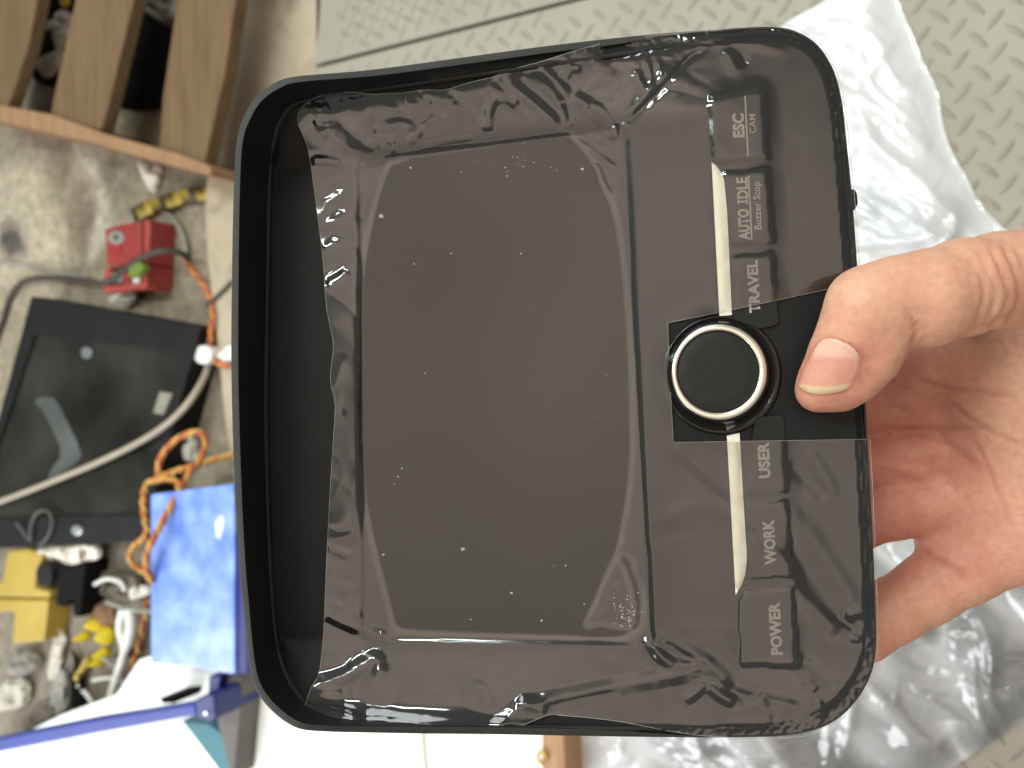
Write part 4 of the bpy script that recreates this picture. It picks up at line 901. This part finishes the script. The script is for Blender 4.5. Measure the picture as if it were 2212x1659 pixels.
f_ = link('frame', me, pan, M_pf); f_.matrix_parent_inverse = Matrix.Translation(-Vector(pan.location))
g_ = link('glass', mesh('glass', ib-np.array([0, 0, -.001]), [(3, 2, 1, 0)] if True else 0), pan, mat('dusty_glass', (.009, .009, .007), .14, .5, var=.45, scale=7, col2=(.030, .030, .024)), False); g_.matrix_parent_inverse = Matrix.Translation(-Vector(pan.location))
if g_.data.polygons[0].normal.z < 0: g_.data.flip_normals()
M_bolt = mat('steel', (.60, .61, .63), .3, .5, metal=.8, var=.1)
PP('screw', list(zip(164+11*np.cos(a), 1146+11*np.sin(a))), pz+.006, pz-.002, M_bolt, pan, .002)
M_panel_reflection = mat('grey_reflection', (.075, .08, .077), .5, .4, var=.2, scale=15)
tag(P('panel_strip', [(70,866),(92,856),(118,858),(134,890),(176,976),(172,996),(134,1022),(100,1046),(108,1016),(136,980),(110,922),(92,886)], pz-.003, pz-.0062, M_panel_reflection, None, .001, 1), 'grey bent strip painting a reflection in the glass of the old display panel', 'plastic strip')  # pale reflection in the panel glass, shaped as a grey strip
tag(P('panel_strip', [(345,846),(372,850),(352,896),(330,892)], pz-.003, pz-.0062, mat('beige_strip', (.22, .21, .165), .5, .4), None, .001), 'short beige strip on the panel glass near its right edge', 'plastic strip')
tag(P('metal_clip', [(246,728),(262,720),(276,726),(272,742),(254,748)][::-1] if False else [(172,754),(186,748),(198,756),(194,772),(178,776)], pz-.001, pz-.006, mat('clip_steel', (.25, .26, .28), .35, .5, metal=.5), None, .002, 1), 'small grey metal clip on the upper part of the panel glass', 'clip')
for k, (px_, py_) in enumerate(((70, 1108), (105, 1120))):
    pass
V, F = tube(FP(*chaikin([(36,1130),(70,1176),(64,1150),(74,1110),(100,1098),(116,1124),(106,1160),(84,1180)], 2, False).T, np.full(32 if False else len(chaikin([(36,1130),(70,1176),(64,1150),(74,1110),(100,1098),(116,1124),(106,1160),(84,1180)], 2, False)), pz+.006)), .0022, 6)
tag(link('thin_wire', mesh('thin_wire', V, F), None, mat('grey_wire', (.10, .10, .09), .5), True), 'thin grey wire looped on the lower frame of the old display panel', 'wire')

# ---- cables
M_beige = mat('beige_cable', (.36, .31, .24), .55, .35, var=.08, scale=30); M_dk = mat('dark_cable', (.055, .045, .038), .6, .3, var=.15, scale=30)
cable('cable', [(-60,1104),(0,1084),(114,1040),(243,986),(343,932),(400,882),(440,822),(454,780)], [pz+.012, pz+.012, pz+.012, pz+.01, ZC+.01], .0049, M_beige, 'thick beige cable crossing over the old display panel', 'cable', n=12)
cable('cable', [(-40,800),(6,698),(20,640),(48,606),(98,598),(196,606),(229,616),(262,588),(304,556),(353,538),(399,548),(404,560)], [ZC+.006, ZC+.006, ZC+.02, ZC+.065, ZC+.062, ZC+.006], .0048, M_dk, 'dark cable running from the panel across the red case', 'cable')
cable('hose', [(340,450),(372,468),(392,496),(402,530),(404,568)], ZC+.006, .0045, mat('grey_hose', (.26, .26, .21), .5), 'thin grey hose beside the red case', 'hose')
cable('cable', [(-40,560),(60,575),(130,590),(190,600)], ZC+.004, .003, M_grey, 'thin grey cable over the stained concrete above the panel', 'cable')
cable('cable', [(446,660),(470,640),(500,610)], ZC+.034, .003, M_dk, 'short dark wire on the pale concrete strip beside the orange wire', 'wire')
M_or = mat('orange_wire', (.62, .22, .045), .5, .35, var=.12, scale=40); M_ye = mat('yellow_wire', (.62, .38, .10), .5, .35, var=.12, scale=40); M_rd = mat('rust_wire', (.42, .10, .055), .5, .35, var=.12, scale=40)
def twisted(name, pts, z, r, label, ms=(M_or, M_ye), pitch=.030):
    root = empty(name, loc=tuple(FP(*pts[0], ZC))); tag(root, label, 'wire')
    p = chaikin(pts, 2, False); zz = np.interp(np.linspace(0, 1, len(p)), np.linspace(0, 1, len(z)), z); w = FP(p[:, 0], p[:, 1], zz)
    L = np.linalg.norm(np.diff(w, axis=0), axis=1).sum(); w = resample(w, max(20, int(L/pitch*10)))
    t = np.gradient(w, axis=0); t /= np.linalg.norm(t, axis=1)[:, None]; u = np.cross(t, [0, 0, 1]); u /= np.linalg.norm(u, axis=1)[:, None]; v = np.cross(u, t)
    ph = np.linspace(0, L/pitch*2*math.pi, len(w))
    for k, mm_ in enumerate(ms):
        a_ = ph+2*math.pi*k/len(ms); q = w+r*1.05*(np.cos(a_)[:, None]*u+np.sin(a_)[:, None]*v); V, F = tube(q, r, 6)
        o = link('strand', mesh('strand', V, F), root, mm_, True); o.matrix_parent_inverse = Matrix.Translation(-Vector(root.location))
    return root
twisted('twisted_wire', [(400,560),(416,586),(441,617),(455,642),(461,668),(457,715),(453,747),(458,775),(472,786),(505,792)], [ZC+.008, ZC+.036, ZC+.036], .0024, 'orange twisted wire running beside the old panel to a white plug', (M_or, M_rd))
k3 = lambda L: [(x*.28595, 813.2+y*.28595) for x, y in L]
twisted('twisted_wire', k3([(1790,590),(1640,620),(1500,670),(1300,720),(1180,780),(1095,810),(1080,950),(1100,1100),(1120,1200),(1000,1290),(975,1380),(1040,1450),(1130,1490)]), [ZC+.05, ZC+.06, ZC+.07, ZC+.06, ZC+.02], .0026, 'orange and yellow wire loop hanging over the panel corner', (M_or, M_ye))
twisted('twisted_wire', k3([(1200,800),(1195,650),(1240,570),(1330,470),(1470,410),(1550,440),(1560,540),(1500,630),(1420,740),(1375,820),(1330,900),(1280,1000),(1210,1130),(1150,1250),(1100,1360),(1110,1470),(1150,1550)]), [ZC+.06, ZC+.07, ZC+.05, ZC+.11, ZC+.15, ZC+.12], .0026, 'orange and red wire loop lying on the corner of the blue toolbox', (M_rd, M_ye, M_or))
twisted('twisted_wire', k3([(1130,800),(1230,775),(1330,785),(1355,840),(1330,920)]), [ZC+.08, ZC+.12], .0024, 'short yellow wire bend above the corner of the blue toolbox', (M_ye, M_or))
k4 = lambda L: [(x*.30637, 1152+y*.30637) for x, y in L]
twisted('twisted_wire', k4([(1045,470),(1020,600),(985,740),(960,860),(925,950),(915,1000)]), [ZC+.02, ZC+.01], .0026, 'red and orange wire beside the pale rod below the blue toolbox', (M_rd, M_ye))
# plugs on the orange wire
tag(P('white_plug', list(zip(437+20*np.cos(a), 766+21*np.sin(a))), ZC+.045, ZC, M_plug, None, .004), 'round white plug at the right edge of the old panel', 'plug')
tag(P('white_plug', [(464,768),(490,746),(520,742),(520,776),(480,780)], ZC+.05, ZC-.01, M_plug, None, .004), 'white plug half hidden behind the monitor hood', 'plug')
crumple('paper_scrap', [(414,810),(440,800),(452,826),(436,850),(412,838)], ZC, .02, M_paper, 'white scrap under the end of the beige cable', 'scrap', seed=43, sc=25, step=4)
crumple('paper_scrap', [(385,930),(420,935),(440,985),(410,1000),(382,985)], ZC+.004, .03, M_paper, 'white scrap inside the orange wire loop', 'scrap', seed=44, sc=25, step=4)

# ---- blue toolbox
m, n, l, b = nt('blue_speckle'); tc = n.new('ShaderNodeTexCoord'); nz = n.new('ShaderNodeTexNoise'); nz.inputs['Scale'].default_value = 26; nz.inputs['Detail'].default_value = 7; l.new(tc.outputs['Object'], nz.inputs[0])
r = n.new('ShaderNodeValToRGB'); r.color_ramp.elements[0].position = .36; r.color_ramp.elements[1].position = .66; r.color_ramp.elements[0].color = (.10, .21, .70, 1); r.color_ramp.elements[1].color = (.27, .42, .90, 1); l.new(nz.outputs[0], r.inputs[0]); l.new(r.outputs[0], b.inputs['Base Color'])
b.inputs['Roughness'].default_value = .38; b.inputs['Coat Weight'].default_value = .9; b.inputs['Coat Roughness'].default_value = .22
bp = n.new('ShaderNodeBump'); bp.inputs['Strength'].default_value = .3; bp.inputs['Distance'].default_value = .003; l.new(nz.outputs[0], bp.inputs['Height']); l.new(bp.outputs[0], b.inputs['Normal']); M_blue = m
M_navy = mat('navy_paint', (.010, .014, .13), .4, .4, var=.1, scale=20); M_navy2 = mat('blue_bar_paint', (.014, .034, .25), .4, .4, var=.08, scale=20)
zb = ZC+.12
tb = empty('blue_toolbox', loc=tuple(FP(420, 1250, ZC))); tag(tb, 'blue metal toolbox with speckled lid and a long blue bar', 'toolbox')
PP('lid', [(325,1068),(420,1056),(504,1045),(506,1180),(507,1457),(416,1442),(326,1433)], zb, zb-.012, M_blue, tb, .002)
PP('side_panel', [(508.5,1150),(530,1150),(534,1300),(534,1457),(509.5,1457)], zb-.004, ZC, M_navy, tb, .001)
PP('body', [(332,1080),(498,1060),(500,1440),(332,1420)], zb-.014, ZC, M_navy, tb, .002)
PP('label_patch', [(464,1126),(478,1110),(484,1122),(482,1140),(474,1166),(466,1160)], zb+.0012, zb-.002, M_plug, tb)
PP('long_bar', [(-80,1612),(0,1594),(200,1554),(420,1519),(424,1546),(210,1584),(0,1625),(-80,1642)], zb+.02, zb-.002, M_navy2, tb, .003)
PP('corner_bracket', [(420,1512),(448,1497),(462,1500),(466,1548),(452,1560),(424,1550)], zb+.026, ZC, M_navy, tb, .003)
PP('post', [(452,1459),(477,1459),(468,1512),(448,1514)], zb-.006, ZC, M_navy, tb, .002)
PP('grey_panel', [(478,1458),(526,1458),(505,1680),(500,1680),(470,1560)], zb-.02, ZC, mat('grey_panel', (.13, .115, .105), .6, .3, var=.15, scale=12), tb, .002)
PP('teal_panel', [(392,1556),(450,1562),(490,1592),(500,1620),(498,1700),(540,1740)][:5]+[(470,1660)], zb-.03, ZC, mat('teal_panel', (.02, .15, .19), .5, .4, var=.1), tb, .002)
PP('black_catch', [(344,1508),(378,1504),(376,1520),(350,1520)], zb-.01, ZC, M_bk, tb, .002)
PP('bolt', list(zip(443+4.5*np.cos(a), 1541+4.5*np.sin(a))), zb+.029, zb+.02, M_bolt, tb, .001)

# ---- clutter at the lower left
M_yel = mat('yellow_plastic', (.40, .28, .055), .5, .35, var=.12, scale=10); M_yel2 = mat('bright_yellow', (.78, .60, .03), .4, .4, var=.06)
yb = empty('yellow_bracket', loc=tuple(FP(60, 1290, ZC))); tag(yb, 'yellow plastic bracket at the left edge below the old panel', 'bracket')
PP('upper_plate', [(16,1190),(60,1186),(92,1200),(78,1230),(74,1270),(106,1276),(107,1292),(0,1290),(-30,1290),(-30,1262),(4,1256)], ZC+.05, ZC, M_yel, yb, .004, 0)
PP('lower_plate', [(-30,1293),(104,1295),(100,1340),(94,1386),(26,1390),(30,1322),(-30,1322)], ZC+.042, ZC, M_yel, yb, .004, 0)
cl_ = empty('black_clamp', loc=tuple(FP(140, 1270, ZC))); tag(cl_, 'black plastic clamp with a round grip beside the yellow bracket', 'clamp')
PP('grip', list(zip(94+17*np.cos(a), 1241+27*np.sin(a))), ZC+.055, ZC, M_pf, cl_, .004)
PP('jaw', [(112,1222),(150,1226),(184,1215),(180,1256),(172,1334),(158,1332),(156,1290),(135,1312),(120,1306),(124,1262),(112,1256)], ZC+.045, ZC, M_bk, cl_, .003)
crumple('white_cloth', [(62,1190),(100,1180),(136,1172),(210,1168),(222,1186),(216,1208),(180,1214),(152,1222),(120,1210),(90,1206)], ZC+.03, .035, mat('cloth', (.80, .74, .64), .8, .2, var=.06, scale=30), 'white cloth strip under the lower edge of the old panel', 'cloth', seed=51, sc=26, step=4)
crumple('paper_scrap', [(188,1214),(210,1212),(206,1240),(194,1270),(182,1290),(178,1240)], ZC+.004, .02, M_paper, 'pale scrap right of the black clamp', 'scrap', seed=52, sc=20, step=4)
crumple('rag', [(200,1240),(250,1228),(300,1240),(320,1270),(290,1300),(240,1296),(204,1280)], ZC+.004, .03, mat('mud_rag', (.13, .11, .085), .9, .2, var=.3, scale=20), 'dark dirty rag between the clamp and the blue toolbox', 'rag', seed=53, sc=30, step=5)
crumple('rust_rag', [(188,1300),(230,1296),(252,1310),(258,1340),(240,1356),(210,1350),(186,1340)], ZC+.004, .02, mat('rust_rag', (.20, .115, .065), .9, .2, var=.25, scale=20), 'rust brown rag beside the yellow caps', 'rag', seed=54, sc=30, step=5)
def cap_blob(px, py, r, label, h=.02):
    c = FP(px, py, ZC+h*.8); k = r*(np.linalg.norm(c-CAM))/FPX; V = []; F = []; n_ = 14
    prof = [(1.0, 0), (1.05, .3), (.95, .6), (.6, 1.0), (.28, 1.35), (.0, 1.5)]
    for (rr, z_) in prof:
        for q in range(n_): V.append((c[0]+k*rr*math.cos(2*math.pi*q/n_), c[1]+k*rr*math.sin(2*math.pi*q/n_), ZC+h*z_))
    for i in range(len(prof)-1):
        for q in range(n_): F.append((i*n_+q, i*n_+(q+1) % n_, (i+1)*n_+(q+1) % n_, (i+1)*n_+q))
    F.append(tuple(range(n_))[::-1]); return tag(link('yellow_plug', mesh('yellow_plug', V, F), None, M_yel2, True), label, 'cap', 'yellow caps in the clutter')
cap_blob(197, 1349, 15, 'yellow cap at the corner of the rust brown rag, topmost of the yellow caps'); cap_blob(220, 1376, 17, 'brightest and largest yellow cap, near the white tool'); cap_blob(213, 1416, 11, 'small yellow cap just above the grey scraps'); cap_blob(172, 1378, 9, 'dull small yellow cap on the left of the group'); cap_blob(204, 1434, 8, 'smallest yellow cap, lowest of the yellow caps')
cable('yellow_stick', [(192,1422),(180,1442),(166,1466)], ZC+.012, .0065, M_yel, 'short yellow stick lying below the yellow caps', 'stick')
wt = empty('pale_rod', loc=tuple(FP(270, 1400, ZC))); tag(wt, 'long pale rod with a white forked handle lying across the clutter', 'rod')
def ptube(name, pts, z, r, m, parent):
    p = chaikin(pts, 2, False); w = FP(p[:, 0], p[:, 1], np.interp(np.linspace(0, 1, len(p)), np.linspace(0, 1, len(z)), z)); V, F = tube(w, r, 8); o = link(name, mesh(name, V, F), parent, m, True); o.matrix_parent_inverse = Matrix.Translation(-Vector(parent.location)); return o
M_rod = mat('pale_rod', (.66, .65, .60), .4, .5, var=.08)
ptube('shaft', [(272,1395),(262,1432),(246,1480),(228,1548)], [ZC+.03, ZC+.03], .0066, M_rod, wt)
ptube('handle', [(280,1316),(284,1350),(280,1378),(270,1402)], [ZC+.03, ZC+.03], .0085, M_plug, wt)
ptube('handle', [(266,1318),(258,1352),(262,1376),(272,1400)], [ZC+.03, ZC+.03], .0068, M_plug, wt)
ptube('tip', [(226,1552),(212,1592),(192,1665),(180,1720)], [ZC+.05, ZC+.04], .0050, M_rod, wt)
cable('green_straw', [(254,1474),(252,1510),(250,1544)], ZC+.012, .0045, mat('green_straw', (.10, .36, .20), .5), 'short green straw above the blue bar', 'straw')
crumple('paper_scrap', [(276,1268),(326,1262),(328,1282),(300,1292),(280,1298)], ZC+.02, .02, M_paper, 'white scrap poking out beside the left edge of the blue toolbox', 'scrap', seed=61, sc=20, step=4)
crumple('paper_scrap', [(120,1340),(136,1356),(146,1390),(120,1470),(100,1470),(112,1400)], ZC+.004, .02, mat('pale_strip', (.50, .46, .39), .8), 'long pale paper strip below the yellow bracket', 'scrap', seed=62, sc=30, step=4)
crumple('black_scrap', [(150,1390),(176,1430),(182,1470),(190,1530),(150,1536),(148,1470),(162,1440)], ZC+.004, .02, M_bk, 'black plastic scrap beside the yellow stick', 'scrap', seed=63, sc=25, step=4)
crumple('paper_scrap', [(126,1440),(150,1460),(154,1500),(140,1540),(110,1560),(108,1500)], ZC+.006, .02, M_grey, 'grey scrap left of the black plastic scrap', 'scrap', seed=64, sc=25, step=4)
crumple('paper_scrap', [(0,1470),(60,1462),(70,1500),(50,1530),(-20,1540)], ZC+.006, .02, mat('pale_strip2', (.42, .39, .32), .8), 'pale crumpled scrap at the left edge above the blue bar', 'scrap', seed=65, sc=30, step=4)
crumple('rag', [(60,1530),(110,1510),(130,1550),(90,1575),(40,1580)], ZC+.006, .02, mat('brown_rag', (.13, .105, .085), .9), 'brown rag lying above the left part of the blue bar', 'rag', seed=66, sc=25, step=4)
crumple('rag', [(20,1410),(70,1400),(96,1430),(60,1462),(10,1460)], ZC+.006, .02, mat('grey_rag', (.20, .185, .16), .9, var=.3), 'grey rag under the yellow bracket', 'rag', seed=67, sc=25, step=4)
for k, (pts, lb) in enumerate([([(230,1300),(262,1312),(290,1318),(330,1322)], 'thin grey wire crossing above the white handle of the rod'), ([(200,1470),(240,1462),(280,1480),(300,1520),(290,1560)], 'grey wire curving towards the blue bar'), ([(300,1470),(318,1500),(306,1545),(280,1560)], 'pale wire loop beside the corner of the blue bar'), ([(205,1262),(230,1248),(262,1256),(270,1276)], 'grey wire loop on the dark dirty rag'), ([(222,1420),(250,1442),(262,1452)], 'short grey wire under the shaft of the pale rod'), ([(168,1480),(196,1508),(208,1550)], 'thin pale wire beside the black plastic scrap')]):
    cable('loose_wire', pts, ZC+.03 if k in (0, 3) else ZC+.012, .0036, M_grey if k % 2 == 0 else M_rod, lb, 'wire')['group'] = 'loose wires in the clutter'
tag(P('black_nut', list(zip(256+10*np.cos(a), 1418+9*np.sin(a))), ZC+.03, ZC, M_bk, None, .002), 'small black nut between the white handle ends of the rod', 'nut')

# ---- bottom edge: wooden batten, thin wire
tag(P('wooden_batten', [(1170,1540),(1216,1540),(1224,1720),(1168,1720)], .05, 0.0, M_wood3, None, .003), 'orange wooden batten standing out below the monitor at the bottom edge', 'batten')
cable('loose_wire', [(912,1560),(914,1600),(918,1640),(922,1700)], .016, .0016, M_beige, 'single thin tan wire on the sunlit floor at the bottom edge', 'wire')
cable('brass_loop', [(1172,1650),(1160,1640),(1164,1625),(1176,1622),(1180,1640)], .053, .002, mat('brass', (.50, .33, .08), .35, .5, metal=.6), 'small brass loop on the side of the wooden batten', 'wire loop')
